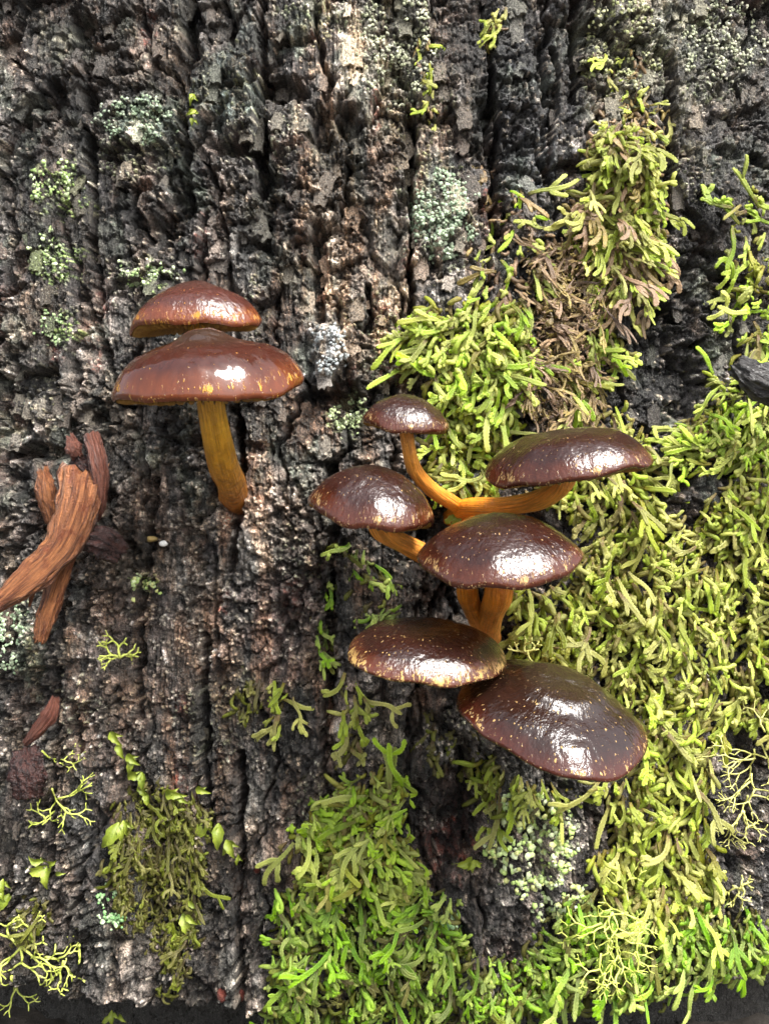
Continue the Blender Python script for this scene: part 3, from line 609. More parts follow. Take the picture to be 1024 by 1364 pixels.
CROSS = [(1, .05), (.84, .46), (.42, .42), (0, .34), (-.42, .42), (-.84, .46), (-1, .05), (-.6, -.42), (0, -.5), (.6, -.42)]
CEDGE = [1, 1, .25, 0, .25, 1, 1, .4, .2, .4]
def ribbon(pts, ra, flat):
    """leafy shoot: a flattened stem whose two leaf rows stand up as rims along a shallow channel"""
    n = len(pts); t = np.gradient(pts, axis=0); t /= np.linalg.norm(t, axis=1)[:, None] + 1e-9
    sd = np.cross(t, [0, 0, 1.0]); sd /= np.linalg.norm(sd, axis=1)[:, None] + 1e-9; u = np.cross(sd, t); cr = np.array(CROSS); ns = len(cr)
    V = pts[:, None] + sd[:, None] * (cr[None, :, :1] * ra[:, None, None]) + u[:, None] * (cr[None, :, 1:] * (ra * flat * 2)[:, None, None])
    V = np.vstack([V.reshape(-1, 3), pts[0], pts[-1] + t[-1] * ra[-1] * .6]); F = []
    for i in range(n - 1):
        for j in range(ns): k = (j + 1) % ns; F.append((i * ns + j, i * ns + k, (i + 1) * ns + k, (i + 1) * ns + j))
    for j in range(ns): k = (j + 1) % ns; F += [(n * ns, k, j), (n * ns + 1, (n - 1) * ns + j, (n - 1) * ns + k)]
    return V, F, np.concatenate([np.repeat(np.linspace(0, 1, n), ns), [0, 1]]), np.concatenate([np.tile(CEDGE, n), [.3, 1]])
def shoot_mesh(Lw, seed, nbr, hi=True, flat=.6, curl=1.0, fork=False):
    """unit-wide leafy shoot growing along +X, +Z is away from the bark"""
    r = random.Random(seed); sp = Soup()
    def tube(p0, dir0, L, w, bend, rise, tb):
        n = max(8, int(L / w * 4.2)) if hi else max(5, int(L / w * 1.6))
        tq = np.linspace(0, 1, n); ph = r.uniform(0, 6.3); ang = dir0 + bend * tq ** 1.3 + curl * .32 * (np.sin(tq * (3 + L * .45) + ph) - math.sin(ph))
        st = L / n; x = p0[0] + np.cumsum(np.cos(ang) * st); y = p0[1] + np.cumsum(np.sin(ang) * st)
        z = p0[2] + rise[0] * L * tq - rise[1] * L * tq ** 2 + curl * .18 * w * np.sin(tq * 7 + ph)
        saw = np.where(np.arange(n) % 2 == 0, 1.0, .74) if hi else np.ones(n)
        env = (.62 + .38 * sst(0, .35, tq)) * np.sqrt(np.clip(1 - (np.clip(tq - .9, 0, 1) / .105) ** 2, .34, 1)) * (1 + .12 * np.sin(tq * 11 + ph))
        pts = np.stack([x, y, z], -1); ra = .5 * w * saw * env
        if hi: V, F, tt, ee = ribbon(pts, ra, flat)
        else: V, F, tt, ee = sweep(pts, ra, ra * flat * 1.2, ns=6, up=(0, 0, 1))
        sp.add(V, F, np.stack([tb + (1 - tb) * tt, ee, tt * 0], -1)); return pts, ang, n
    pth, ang, n = tube((0, 0, 0), 0, Lw, 1.0, r.uniform(-1.1, 1.1) * curl, (r.uniform(.05, .5), r.uniform(.15, .65)), 0)
    for b in range(nbr):
        i = int(n * (r.uniform(.2, .7) if not fork else .72)); sg = (-1, 1)[b % 2]
        tube(pth[i], ang[i] + sg * r.uniform(.45, .95), Lw * r.uniform(.25, .5), r.uniform(.75, .95), -sg * r.uniform(0, .7), (r.uniform(0, .45), r.uniform(.1, .5)), i / n)
    return sp.arr(), sp.F, sp.att()
VAR = []
for i in range(30):
    VAR.append(shoot_mesh((3.2, 4.2, 5.2, 6.4, 7.6)[i % 5], 100 + i, (0, 1, 2, 1, 3, 2)[i % 6], curl=(.4, .7, 1.1)[i % 3], fork=i % 4 == 1))
CURLY = len(VAR)
for i in range(12): VAR.append(shoot_mesh((4, 6, 8)[i % 3], 500 + i, (1, 2, 3)[i % 3], flat=.34, curl=1.5))
VARLO = [shoot_mesh((3.2, 4.5, 5.8)[i % 3], 300 + i, (0, 1)[i % 2], hi=False) for i in range(8)]
VARMID = [shoot_mesh((3, 4, 5, 6)[i % 4], 700 + i, (0, 1, 2)[i % 3], hi=False, curl=1.2) for i in range(12)]
_vm = {}
def vmesh(i, mat):
    k = (i, mat.name)
    if k not in _vm: _vm[k] = build_mesh('shoot', VAR[i][0], VAR[i][1], mat, attrs={'sh': VAR[i][2]})
    return _vm[k]
def inside(poly, x, y):
    r = False; n = len(poly)
    for i in range(n):
        x1, y1 = poly[i]; x2, y2 = poly[(i + 1) % n]
        if (y1 > y) != (y2 > y) and x < (x2 - x1) * (y - y1) / (y2 - y1) + x1: r = not r
    return r
def basis(p, a, e):
    o = outn(p); side = np.cross(o, [0, 0, 1.0]); side = -side if side[0] < 0 else side
    pl = side * math.sin(a) + np.array([0, 0, -1.0]) * math.cos(a)
    X = pl * math.cos(e) + o * math.sin(e); Z = o * math.cos(e) - pl * math.sin(e); Y = np.cross(Z, X)
    return X, Y, Z
def add_shoot(parent, p, a, e, w, vi, mat, st=1.0):
    X, Y, Z = basis(p, a, e); X = X * st; b = np.array(parent['_b']); q = (p - b) * S
    o = bpy.data.objects.new('shoot', vmesh(vi, mat)); C.link(o); o.parent = parent
    o.matrix_local = Matrix(((X[0] * w, Y[0] * w, Z[0] * w, q[0]), (X[1] * w, Y[1] * w, Z[1] * w, q[1]), (X[2] * w, Y[2] * w, Z[2] * w, q[2]), (0, 0, 0, 1)))
    return o
def moss_clump(label, polys, n_top, n_under, w=(9, 13), mean=0.0, spread=.8, thick=26, mat=None, under=None, seed=1, extra=(), lift0=2, field=None, curly=0.0, mix=.14, stretch=1.0):
    r = random.Random(seed); big = n_top >= 60
    w = (w[0] * (.58 if big else .68), w[1] * (.66 if big else .74)); thick = thick * .75; n_fill = int(n_top * 2.2) if big else n_top // 2
    n_top = min(300, int(n_top * 1.35)) if big else int(n_top * 1.2); n_under = int(n_under * 1.6)
    boxes = []
    for poly in polys:
        xs = [q[0] for q in poly]; ys = [q[1] for q in poly]; boxes.append((min(xs), max(xs), min(ys), max(ys), poly))
    areas = [(b[1] - b[0]) * (b[3] - b[2]) for b in boxes]
    def pick():
        while True:
            b = r.choices(boxes, areas)[0]; x = r.uniform(b[0], b[1]); y = r.uniform(b[2], b[3])
            if inside(b[4], x, y): return x, y
    cx = sum(q[0] for q in polys[0]) / len(polys[0]); cy = sum(q[1] for q in polys[0]) / len(polys[0])
    t = thing('moss_clump', label, 'moss', surf(cx, cy), 'moss and liverwort growing on the bark')
    def ang(x, y):
        m = mean if field is None else field(x, y)
        return m + spread * 1.5 * float(gn(np.array(x / 75.), np.array(y / 75.), seed)) + r.gauss(0, spread * .45)
    kept = []
    for i in range(n_top):
        best = None
        for _ in range(5):
            x, y = pick(); d = min([(x - q[0]) ** 2 + (y - q[1]) ** 2 for q in kept[-160:]] or [1e9])
            if best is None or d > best[0]: best = (d, x, y)
        _, x, y = best; kept.append((x, y))
        lf = lift0 + thick * r.uniform(.25, 1.0) ** 1.2
        add_shoot(t, surf(x, y, lf), ang(x, y), r.uniform(-.2, .6), r.uniform(w[0] * .72, w[1] * 1.05), r.randrange(CURLY) if r.random() > curly else r.randrange(CURLY, len(VAR)), mat if r.random() > mix else (under or mat), stretch * r.uniform(.9, 1.35))
    for x, y, a, ln, ww in [(q[0], q[1], q[2], q[3], q[4] * .8) for q in extra]:
        add_shoot(t, surf(x, y, lift0 + thick * .8), a, .12, ww, min(range(CURLY), key=lambda i: abs(np.ptp(VAR[i][0][:, 0]) * ww - ln) + 6 * ((i * 7 + int(x)) % 5)), mat)
    if n_under:
        sp = Soup()
        for i in range(n_under):
            x, y = pick(); x += r.gauss(0, 7); y += r.gauss(0, 9); p = surf(x, y, lift0 + thick * r.uniform(-.1, .55)); X, Y, Z = basis(p, ang(x, y) + r.gauss(0, .4), r.uniform(-.25, .3))
            V, F, A = VARLO[r.randrange(len(VARLO))]; ww = r.uniform(*w) * .9
            A = A.copy(); A[:, 2] = r.random(); sp.add(p + (V[:, :1] * X + V[:, 1:2] * Y + V[:, 2:] * Z) * ww, F, A)
        part('shoots', sp.arr(), sp.F, under or mat, t, kind='stuff', attrs={'sh': sp.att()})
    if n_fill:
        sp = Soup()
        for i in range(n_fill):
            x, y = pick(); x += r.gauss(0, 5); y += r.gauss(0, 7); p = surf(x, y, lift0 + thick * r.uniform(.15, .9)); X, Y, Z = basis(p, ang(x, y) + r.gauss(0, .3), r.uniform(-.2, .5))
            V, F, A = VARMID[r.randrange(len(VARMID))]; ww = r.uniform(*w) * r.uniform(.6, 1.0)
            A = A.copy(); A[:, 2] = r.random(); sp.add(p + (V[:, :1] * X + V[:, 1:2] * Y + V[:, 2:] * Z) * ww, F, A)
        part('small_shoots', sp.arr(), sp.F, mat, t, kind='stuff', attrs={'sh': sp.att()})
    return t
M1 = [(532, 455), (560, 420), (615, 398), (650, 395), (700, 395), (708, 470), (690, 520), (672, 600), (650, 640), (612, 650), (590, 620), (570, 560), (600, 520), (560, 505), (528, 478)]
moss_clump('bright lime moss clump beside and above the smallest mushroom', [M1], 120, 170, (10, 13), -.25, 1.0, 30, mm_lime, mm_under, 11,
           [(590, 470, -1.5, 60, 12), (580, 500, -1.45, 50, 12), (640, 495, 1.5, 60, 12), (655, 490, 1.7, 60, 11), (610, 640, .2, 60, 13), (650, 540, 0.0, 60, 12), (595, 435, -1.2, 50, 11)], field=lambda x, y: -1.1 * max(0, (620 - x) / 100) + .5 * max(0, (x - 650) / 60))
moss_clump('loose strip of green and tan moss climbing above the lime clump', [[(655, 262), (690, 236), (722, 290), (740, 330), (705, 395), (650, 395), (630, 355)]], 26, 26, (8, 11), .1, 1.1, 14, mm_lime, mm_brown, 12, mix=.35)
M2 = [(812, 165), (840, 150), (856, 195), (872, 240), (876, 290), (862, 300), (845, 315), (805, 305), (768, 305), (780, 262), (795, 215), (784, 190)]
moss_clump('shaggy yellow-green moss tuft hanging high on the right', [M2], 120, 150, (8, 12), 0, .9, 38, mm_yellow, mm_brown, 13, curly=.8, stretch=1.15, mix=.22)
moss_clump('olive and tan lower fringe of the shaggy hanging moss tuft', [[(765, 310), (868, 300), (868, 345), (852, 385), (838, 400), (815, 390), (790, 350)]], 80, 140, (6, 10), 0, .8, 30, mm_mat, mm_brown, 14, curly=.9, mix=.5, stretch=1.6)
moss_clump('thin straggling moss at the top of the hanging tuft, tan and green', [[(800, 70), (850, 60), (872, 120), (894, 150), (880, 200), (850, 170), (808, 160)]], 16, 40, (5, 8), 0, 1.0, 12, mm_mat, mm_brown, 15, curly=.8, mix=.5)
moss_clump('tangle of dried brown moss between the lime clump and the black bark', [[(705, 345), (760, 315), (795, 345), (825, 375), (802, 430), (792, 520), (800, 560), (740, 560), (700, 545), (700, 470), (715, 400)]], 220, 420, (3.2, 5.6), 0, 1.5, 34, mm_brown, mm_brown, 16, curly=.9, stretch=2.0)
moss_clump('small green moss tufts among the dried brown moss', [[(780, 430), (820, 430), (822, 490), (790, 480)], [(745, 505), (790, 500), (785, 540), (750, 535)]], 22, 14, (8, 11), .2, 1.0, 28, mm_lime, mm_under, 17)
MA = [(680, 650), (720, 640), (790, 565), (820, 540), (855, 560), (872, 600), (868, 640), (880, 690), (905, 705), (950, 660), (990, 625), (1070, 605), (1070, 830), (690, 830), (665, 790), (750, 770), (785, 720), (760, 670)]
moss_clump('thick mat of yellow-green moss shoots right of the mushroom cluster', [MA], 230, 330, (9.5, 13), .05, .85, 34, mm_mat, mm_under, 18)
MB = [(672, 825), (1070, 825), (1070, 955), (1000, 950), (960, 985), (940, 1010), (900, 1030), (850, 1000), (820, 900), (690, 870)]
moss_clump('yellow-green moss mat along the right side of the lowest mushroom', [MB], 130, 200, (9.5, 13), .05, .8, 34, mm_mat, mm_under, 19)
MC = [(790, 1040), (860, 1015), (900, 1020), (945, 1010), (940, 1080), (950, 1150), (945, 1200), (890, 1230), (800, 1200), (790, 1140), (830, 1100)]
moss_clump('combed green moss shoots hanging below the lowest mushroom', [MC], 90, 120, (10, 14), 0, .55, 32, mm_mat, mm_under, 20)
MD = [(690, 1265), (760, 1200), (800, 1180), (890, 1220), (960, 1190), (1010, 1210), (1040, 1270), (1010, 1290), (960, 1300), (880, 1325), (800, 1330), (740, 1325), (700, 1310)]
moss_clump('wet dark green moss along the lower right edge of the bark', [MD], 130, 170, (9, 13), 0, .8, 30, mm_deep, mm_olive, 21)
moss_clump('long pale green shoots at the right edge near the black twig', [[(955, 275), (1005, 265), (1070, 250), (1070, 480), (1000, 470), (965, 430), (985, 340)]], 46, 24, (8, 11), -.6, 1.0, 20, mm_lime, mm_under, 22, [(985, 300, -2.2, 60, 10), (1000, 350, -1.5, 70, 10), (1000, 420, -2.0, 70, 10), (1005, 450, .4, 80, 13)])
moss_clump('lime moss below the black twig at the right edge', [[(955, 510), (1070, 490), (1070, 610), (985, 625), (900, 625), (885, 600), (915, 560), (945, 545)]], 90, 80, (9, 12), -.9, 1.0, 28, mm_lime, mm_under, 23, [(950, 500, -2.5, 50, 9)])
mm_fresh = mat_moss('moss_fresh_green', (0.48, 0.61, 0.036), (0.30, 0.42, 0.026), (0.20, 0.19, 0.030), (0.62, 0.72, 0.17))
ME = [(440, 1050), (490, 1025), (530, 1020), (545, 1080), (555, 1150), (560, 1180), (400, 1185), (392, 1110), (420, 1070)]
moss_clump('bright green moss fan with shoots standing up, bottom centre', [ME], 90, 130, (9, 13), 0, 1.0, 32, mm_fresh, mm_under, 24, [(510, 1055, 2.9, 70, 12), (520, 1060, 3.3, 60, 12), (535, 1050, 3.1, 70, 11), (490, 1060, -1.4, 60, 12), (480, 1090, -1.1, 60, 12)])
MF = [(400, 1185), (560, 1185), (605, 1190), (610, 1250), (650, 1275), (700, 1270), (745, 1300), (735, 1345), (600, 1364), (350, 1370), (365, 1300), (372, 1240)]
moss_clump('wet deep green moss carpet at the bottom centre edge', [MF], 220, 280, (7.5, 11.5), 0, 1.0, 28, mm_deep, mm_olive, 25)
moss_clump('short olive shoots fringing the bark just under the lowest mushroom', [[(625, 1000), (690, 1025), (760, 1050), (745, 1075), (690, 1065), (660, 1085), (640, 1060)]], 26, 16, (8, 11), .1, .6, 18, mm_mat, mm_olive, 26)
moss_clump('short olive shoots on dark bark between the two lowest mushrooms and the bottom moss', [[(570, 960), (620, 960), (640, 1010), (600, 1030), (565, 1010)]], 12, 6, (7, 10), .2, .8, 10, mm_olive, mm_olive, 27)
moss_clump('narrow drooping moss sprig below the left rim of the flat dark mushroom', [[(455, 915), (480, 900), (478, 990), (460, 1000)]], 10, 6, (8, 10), 0, .25, 12, mm_mat, mm_olive, 28, [(485, 930, .9, 60, 9), (460, 895, -.4, 40, 9)])
moss_clump('spreading five-armed olive moss sprig on grey bark left of the flat mushroom', [[(360, 905), (385, 905), (400, 950), (380, 975), (368, 960)]], 7, 3, (7, 9), .1, .9, 8, mm_mat, mm_olive, 29, [(375, 930, 1.3, 45, 9), (372, 950, -.1, 40, 9), (365, 905, .2, 45, 9)])
moss_clump('small green moss tuft on grey bark with pale flecks', [[(310, 905), (350, 900), (345, 945), (320, 950)]], 9, 6, (6, 8), 0, .8, 7, mm_olive, mm_olive, 30)
moss_clump('thin dark green moss line in the furrow left of the cluster', [[(420, 820), (438, 820), (436, 885), (424, 885)], [(432, 768), (446, 768), (444, 790), (434, 790)]], 11, 4, (7, 9), .1, .4, 8, mm_deep, mm_olive, 31)
moss_clump('green shoots in the shade under the leftmost cluster mushroom', [[(455, 720), (475, 720), (500, 745), (520, 760), (490, 775), (462, 760)]], 12, 6, (7, 10), .3, .9, 10, mm_deep, mm_olive, 32)
moss_clump('olive moss tuft just above the flat dark mushroom', [[(495, 815), (535, 800), (545, 825), (500, 835)]], 9, 6, (7, 9), -.4, .7, 10, mm_deep, mm_olive, 33)
MG = [(165, 1050), (200, 1045), (250, 1060), (275, 1060), (268, 1150), (262, 1230), (250, 1300), (225, 1320), (205, 1240), (170, 1230), (150, 1150)]
moss_clump('flattened olive-brown feathery moss hanging at the lower left', [MG], 130, 260, (6, 8.5), 0, .38, 10, mm_olive, mm_olive, 34)
moss_clump('brownish moss tuft beside the bottom left lichen', [[(35, 1205), (70, 1195), (65, 1225), (30, 1245)]], 16, 14, (6, 8), -.7, .4, 12, mm_olive, mm_olive, 35)
moss_clump('tiny tan and green moss sprig near the top centre', [[(548, 50), (562, 50), (575, 90), (580, 170), (568, 170), (560, 110)]], 9, 4, (6, 8), 0, .5, 5, mm_yellow, mm_brown, 36, [(568, 62, 1.4, 30, 8)])
moss_clump('tiny pale moss tuft at the very top right of centre', [[(655, 10), (680, 5), (672, 30), (652, 60)]], 9, 3, (6, 8), -.3, .5, 6, mm_yellow, mm_brown, 37)
moss_clump('small tan moss strand beside the long vertical furrow', [[(640, 215), (650, 215), (648, 245), (640, 245)]], 4, 2, (6, 8), 0, .3, 4, mm_brown, mm_brown, 38)
moss_clump('short dark green moss tuft at the left margin of the bottom carpet', [[(362, 1185), (385, 1180), (380, 1215), (365, 1215)]], 8, 4, (8, 10), 0, .8, 10, mm_deep, mm_olive, 39)

# leafy sprigs with single pointed leaves
leaf_m = mat_simple('sprig_leaf', (0.20, 0.27, 0.03), (0.36, 0.42, 0.05), 0.05, 0.35, 1.0, trans=.35)
leaf_o = mat_simple('sprig_leaf_olive', (0.12, 0.13, 0.02), (0.22, 0.23, 0.03), 0.05, 0.35, 1.0, trans=.35)
def leaf_mesh(mat):
    V = []; F = []; nl, nw = 8, 5
    for i in range(nl):
        t_ = i / (nl - 1); w_ = (.20 * math.sin(math.pi * min(1, t_ ** .62)) + .03 * (1 - t_)) * (1 + .10 * (-1) ** i)
        for j in range(nw):
            s_ = j / (nw - 1) * 2 - 1; V.append((t_, s_ * w_ + .08 * math.sin(t_ * 4), .10 + .30 * math.sin(t_ * 2.6) - .25 * t_ * t_ + .7 * w_ * s_ * s_))
    for i in range(nl - 1):
        for j in range(nw - 1): a_ = i * nw + j; F.append((a_, a_ + nw, a_ + nw + 1, a_ + 1))
    V = np.array(V); n = len(V); V = np.vstack([V, V - [0, 0, .03]])
    F = F + [tuple(q + n for q in f[::-1]) for f in F]
    return build_mesh('leaf', V, F, mat)
LM = {leaf_m.name: leaf_mesh(leaf_m), leaf_o.name: leaf_mesh(leaf_o)}
def sprig(label, leaves, mat, lift=6):
    x0, y0 = leaves[0][:2]; t = thing('leafy_sprig', label, 'liverwort', surf(x0, y0), 'leafy liverwort sprigs on the bark')
    leaves = list(leaves) + [(x + 3, y + 3, a + 38 * (-1) ** k, L * .6) for k, (x, y, a, L) in enumerate(leaves)]
    for i, (x, y, a, L) in enumerate(leaves):
        L = L * .86
        p = surf(x, y, lift + 1.5 * i % 5); X, Y, Z = basis(p, math.radians(a), .15); q = (p - np.array(t['_b'])) * S
        o = bpy.data.objects.new('leaf', LM[mat.name]); C.link(o); o.parent = t
        o.matrix_local = Matrix(((X[0] * L, Y[0] * L, Z[0] * L, q[0]), (X[1] * L, Y[1] * L, Z[1] * L, q[1]), (X[2] * L, Y[2] * L, Z[2] * L, q[2]), (0, 0, 0, 1)))
sprig('pointed yellow-green leaves in a drooping row right of the olive moss', [(274, 1088, -18, 42), (292, 1096, 2, 42), (302, 1118, 30, 32), (305, 1120, -20, 26), (312, 1138, 10, 22)], leaf_m)
sprig('bright pointed sprig leaf at the left flank of the olive moss', [(160, 1095, -30, 48), (152, 1108, -5, 30), (166, 1092, 20, 26)], leaf_m)
sprig('yellow-green leafy cross-shaped sprig on dark bark at far left', [(66, 1152, -80, 36), (58, 1146, -100, 26), (68, 1150, 110, 20), (64, 1155, 8, 34), (74, 1160, 60, 26)], leaf_m)
sprig('leafy chain climbing above the olive moss', [(148, 975, 50, 30), (158, 990, 30, 28), (170, 1005, 60, 28), (178, 1008, -10, 28), (172, 1030, 80, 32), (190, 1028, 10, 30), (186, 1045, 40, 26), (195, 1055, 20, 26)], leaf_m)
sprig('two small leaves lying level above the olive moss', [(222, 1056, 90, 36), (236, 1058, 60, 24), (262, 1050, 80, 26)], leaf_m)
sprig('half-hidden leaf sprig at the left frame edge', [(2, 1180, -20, 36), (14, 1190, -30, 34), (6, 1170, 10, 26)], leaf_m)
sprig('bright leaf tip low in the olive moss', [(246, 1215, 20, 40), (238, 1240, -10, 34), (252, 1200, 60, 20)], leaf_m)
sprig('tiny leaf tuft on the lower bark edge at left', [(150, 1345, 10, 24), (160, 1350, 50, 18), (146, 1352, -40, 18)], leaf_m)
sprig('small yellow sprig of narrow leaves on the upper left bark', [(252, 128, 30, 22), (258, 126, -10, 20), (250, 150, 60, 20), (262, 148, -60, 18), (256, 158, 10, 16)], leaf_m, 3)
sprig('single green leaf pair in the hollow right of the bottom moss', [(628, 1142, -70, 34), (624, 1146, 20, 22), (630, 1146, 50, 18)], leaf_m)

# ------------------------------------------------------------------ branching beard lichens
fru = mat_simple('beard_lichen', (0.52, 0.62, 0.09), (0.68, 0.72, 0.18), 0.06, 0.5, 0.8, trans=.1)
frp = mat_simple('pale_beard_lichen', (0.54, 0.53, 0.14), (0.68, 0.66, 0.24), 0.06, 0.5, 0.8, trans=.1)
def beard(label, starts, mat, seed, depth=5, r0=2.0, lift=8):
    r = random.Random(seed); sp = Soup()
    def grow(x, y, z, a, L, rad, d):
        pts = [(x, y, z)]; aa_ = a
        for _ in range(3):
            aa_ += r.gauss(0, .22); x += math.sin(aa_) * L / 3; y += math.cos(aa_) * L / 3; z = max(2, min(lift + 16, z + r.gauss(0.3, 2.2))); pts.append((x, y, z))
        V, F, _, _ = sweep(catmull([surf(*q) for q in pts], 6), np.linspace(rad, rad * .74, 6), ns=5)
        sp.add(V, F)
        if d > 0:
            sprd = r.uniform(.45, .8); big = r.choice((-1, 1))
            for sg in (-1, 1):
                if d == 1 and r.random() < .15: continue
                grow(x, y, z, aa_ + sg * sprd * (1.1 if sg == big else .7), L * r.uniform(.66, .9), rad * .82, d - 1 - (r.random() < .22 and d > 1))
    for x, y, a, L in starts: grow(x, y, lift, math.radians(a), L * .86, r0, depth)
    return solo('beard_lichen', label, 'lichen', sp.arr(), sp.F, mat, 'branching lichens on the bark')
beard('small net-like yellow lichen below the orange wood splinters', [(160, 876, 175, 16), (160, 876, 120, 14), (160, 876, 240, 14), (164, 872, 80, 12), (158, 874, 290, 12)], fru, 1, 3, 2.0)
beard('branching pale yellow lichen beside the dark red husk, lower left', [(56, 1000, 15, 22), (70, 1050, 10, 20), (76, 1070, 60, 20), (76, 1065, 120, 20), (74, 1080, 330, 18)], fru, 2, 4, 1.6)
beard('large yellow branching lichen in the bottom left corner', [(28, 1262, 60, 24), (28, 1262, 330, 22), (28, 1262, 240, 24), (28, 1262, 10, 24), (28, 1262, 150, 18), (16, 1300, 350, 22), (60, 1275, 75, 20), (85, 1280, 0, 18)], fru, 3, 4, 2.1)
beard('dense yellow beard lichen tangled in the moss at lower right', [(815, 1215, 330, 26), (815, 1215, 20, 26), (815, 1230, 350, 26), (800, 1230, 300, 24), (820, 1250, 10, 26), (815, 1240, 60, 22), (810, 1260, 355, 26), (850, 1225, 250, 26), (835, 1200, 200, 20), (800, 1270, 340, 24), (825, 1290, 0, 20), (850, 1250, 350, 20)], fru, 4, 4, 1.6, 58)
beard('pale cream beard lichen at the right frame edge', [(1010, 1000, 340, 26), (1005, 1010, 290, 26), (1015, 990, 20, 26), (1000, 1030, 350, 26), (995, 1060, 330, 24), (990, 1080, 10, 24), (1000, 1060, 60, 24), (1018, 975, 200, 22), (1000, 1040, 300, 22), (985, 1085, 340, 20), (1020, 1010, 250, 24)], frp, 5, 4, 1.5, 30)
beard('tiny white-green lichen between the two lowest mushrooms', [(700, 868, 100, 12), (700, 868, 260, 12), (698, 868, 190, 11), (702, 868, 20, 10)], frp, 6, 2, 1.8, 56)
beard('small isolated lichen fork right of the bottom left lichen', [(106, 1270, 10, 10), (106, 1270, 190, 8)], fru, 7, 1, 2.0)
beard('small cream lichen tuft on dark bark at lower right edge', [(978, 1180, 60, 14), (978, 1180, 20, 14), (975, 1180, 100, 12), (976, 1180, 330, 12)], frp, 8, 3, 1.8, 12)

# ------------------------------------------------------------------ grain lichens: patches of loose pale scales
def grains(label, x, y, rx, ry, n, cols, sz, seed):
    r = random.Random(seed); sp = Soup(); k = 6
    for i in range(n):
        a = r.uniform(0, 6.28); q = math.sqrt(r.random()); gx = x + rx * q * math.cos(a) ; gy = y + ry * q * math.sin(a)
        if float(fbm(np.array(gx / 26.), np.array(gy / 26.), 2, seed)) < -.12: continue
        cx, cy = gx, gy
        for _ in range(r.randint(1, 4)):
            p = surf(cx, cy, r.uniform(.5, 3.5), False); o = outn(p); o = o + np.array([r.gauss(0, .4), 0, r.gauss(0, .4)]); o /= np.linalg.norm(o)
            s1 = np.cross(o, [0, 0, 1.0]); s1 /= np.linalg.norm(s1); s2 = np.cross(o, s1); w = r.uniform(*sz)
            V = [p + (s1 * math.cos(b * 6.283 / k) + s2 * math.sin(b * 6.283 / k)) * w * r.uniform(.55, 1.4) - o * w * .3 for b in range(k)]
            V += [p + (s1 * math.cos(b * 6.283 / k) + s2 * math.sin(b * 6.283 / k)) * w * r.uniform(.4, .95) + o * w * r.uniform(.08, .3) for b in range(k)] + [p + o * w * .22]
            F = [(b, (b + 1) % k, k + (b + 1) % k, k + b) for b in range(k)] + [(k + b, k + (b + 1) % k, 2 * k) for b in range(k)]
            cl = np.array(cols[r.randrange(len(cols))]) * r.uniform(.75, 1.2); sp.add(np.array(V), F, np.broadcast_to(np.append(cl, 1.0)[:3], (13, 3)))
            cx += r.gauss(0, 4); cy += r.gauss(0, 4)
    return solo('grain_lichen', label, 'lichen', sp.arr(), sp.F, grain_m, 'grainy lichen patches on the bark', 'stuff', attrs={'col': sp.att()})
def mat_grain():
    t = NT('grain_lichen'); c_ = t.attr('col').outputs['Color']; n = t.noise(t.pos(), .5, 2)
    return t.done(t.principled(t.mix(1.0, c_, t.mix(n, (.7, .7, .7), (1.3, 1.3, 1.3)), 'MULTIPLY'), .55, t.bump(n, 2, .6), .4))
grain_m = mat_grain()
PG = [(0.46, 0.58, 0.24), (0.58, 0.66, 0.38), (0.40, 0.54, 0.16), (0.55, 0.58, 0.22)]
MGc = [(0.24, 0.32, 0.21), (0.33, 0.39, 0.28), (0.22, 0.29, 0.18)]
grains('pale green scaly lichen patch on dark bark below the lowest mushroom', 705, 1120, 62, 75, 330, PG, (2.6, 5.0), 1)
grains('pale green lichen grains low beside the bottom moss', 750, 1215, 34, 42, 90, PG, (2.6, 4.6), 2)
grains('mint-grey crust lichen grains on the bark left of the long furrow', 592, 285, 42, 60, 330, MGc, (1.8, 3.2), 3)
grains('cream lichen grains high on the bark near the tiny moss sprig', 530, 60, 50, 80, 260, [(0.30, .32, .20), (.38, .38, .28)], (1.6, 3.0), 4)
grains('yellow-grey lichen grains above the hanging moss tuft', 830, 70, 50, 80, 240, [(0.28, .30, .13), (.34, .34, .19)], (1.6, 3.0), 5)
grains('brightest green lichen speckles on the far left bark, uppermost of three', 66, 243, 34, 38, 58, [(0.28, .40, .13), (.40, .48, .26)], (1.8, 3.4), 6)
grains('middle green lichen speckles on the far left bark, below the brightest', 62, 338, 30, 34, 40, [(0.26, .36, .13), (.36, .42, .24)], (1.8, 3.2), 7)
grains('lowest, faint green lichen speckles left of the upper left mushroom', 75, 432, 26, 24, 28, [(0.24, .35, .15), (.35, .42, .24)], (1.8, 3.2), 8)
grains('small pale green lichen rosette right of the wood splinters', 192, 778, 15, 10, 40, PG, (2.0, 3.6), 9)
grains('dark mint lichen grains left of the olive moss', 148, 1205, 20, 30, 60, [(0.22, .42, .16), (.4, .55, .3)], (1.6, 3.2), 10)
grains('grey-green lichen grains beneath the glossy left mushroom', 462, 548, 26, 24, 90, [(0.34, .42, .20), (.42, .48, .28)], (1.6, 3.0), 11)
grains('cream lichen grains in the top right corner', 965, 55, 60, 60, 200, [(0.28, .30, .19), (.36, .36, .26)], (1.6, 2.9), 12)
grains('turquoise-green lichen grains inside the bottom moss carpet', 590, 1240, 24, 40, 80, [(0.28, .5, .2), (.42, .6, .32)], (2.2, 4.2), 13)
grains('pale lichen grains above the upper left mushroom', 195, 365, 34, 14, 70, [(0.32, .46, .18), (.45, .52, .32)], (1.6, 3.0), 14)
grains('sage lichen grains on the plate above the upper left mushrooms', 185, 160, 46, 30, 170, MGc, (1.5, 2.8), 15)
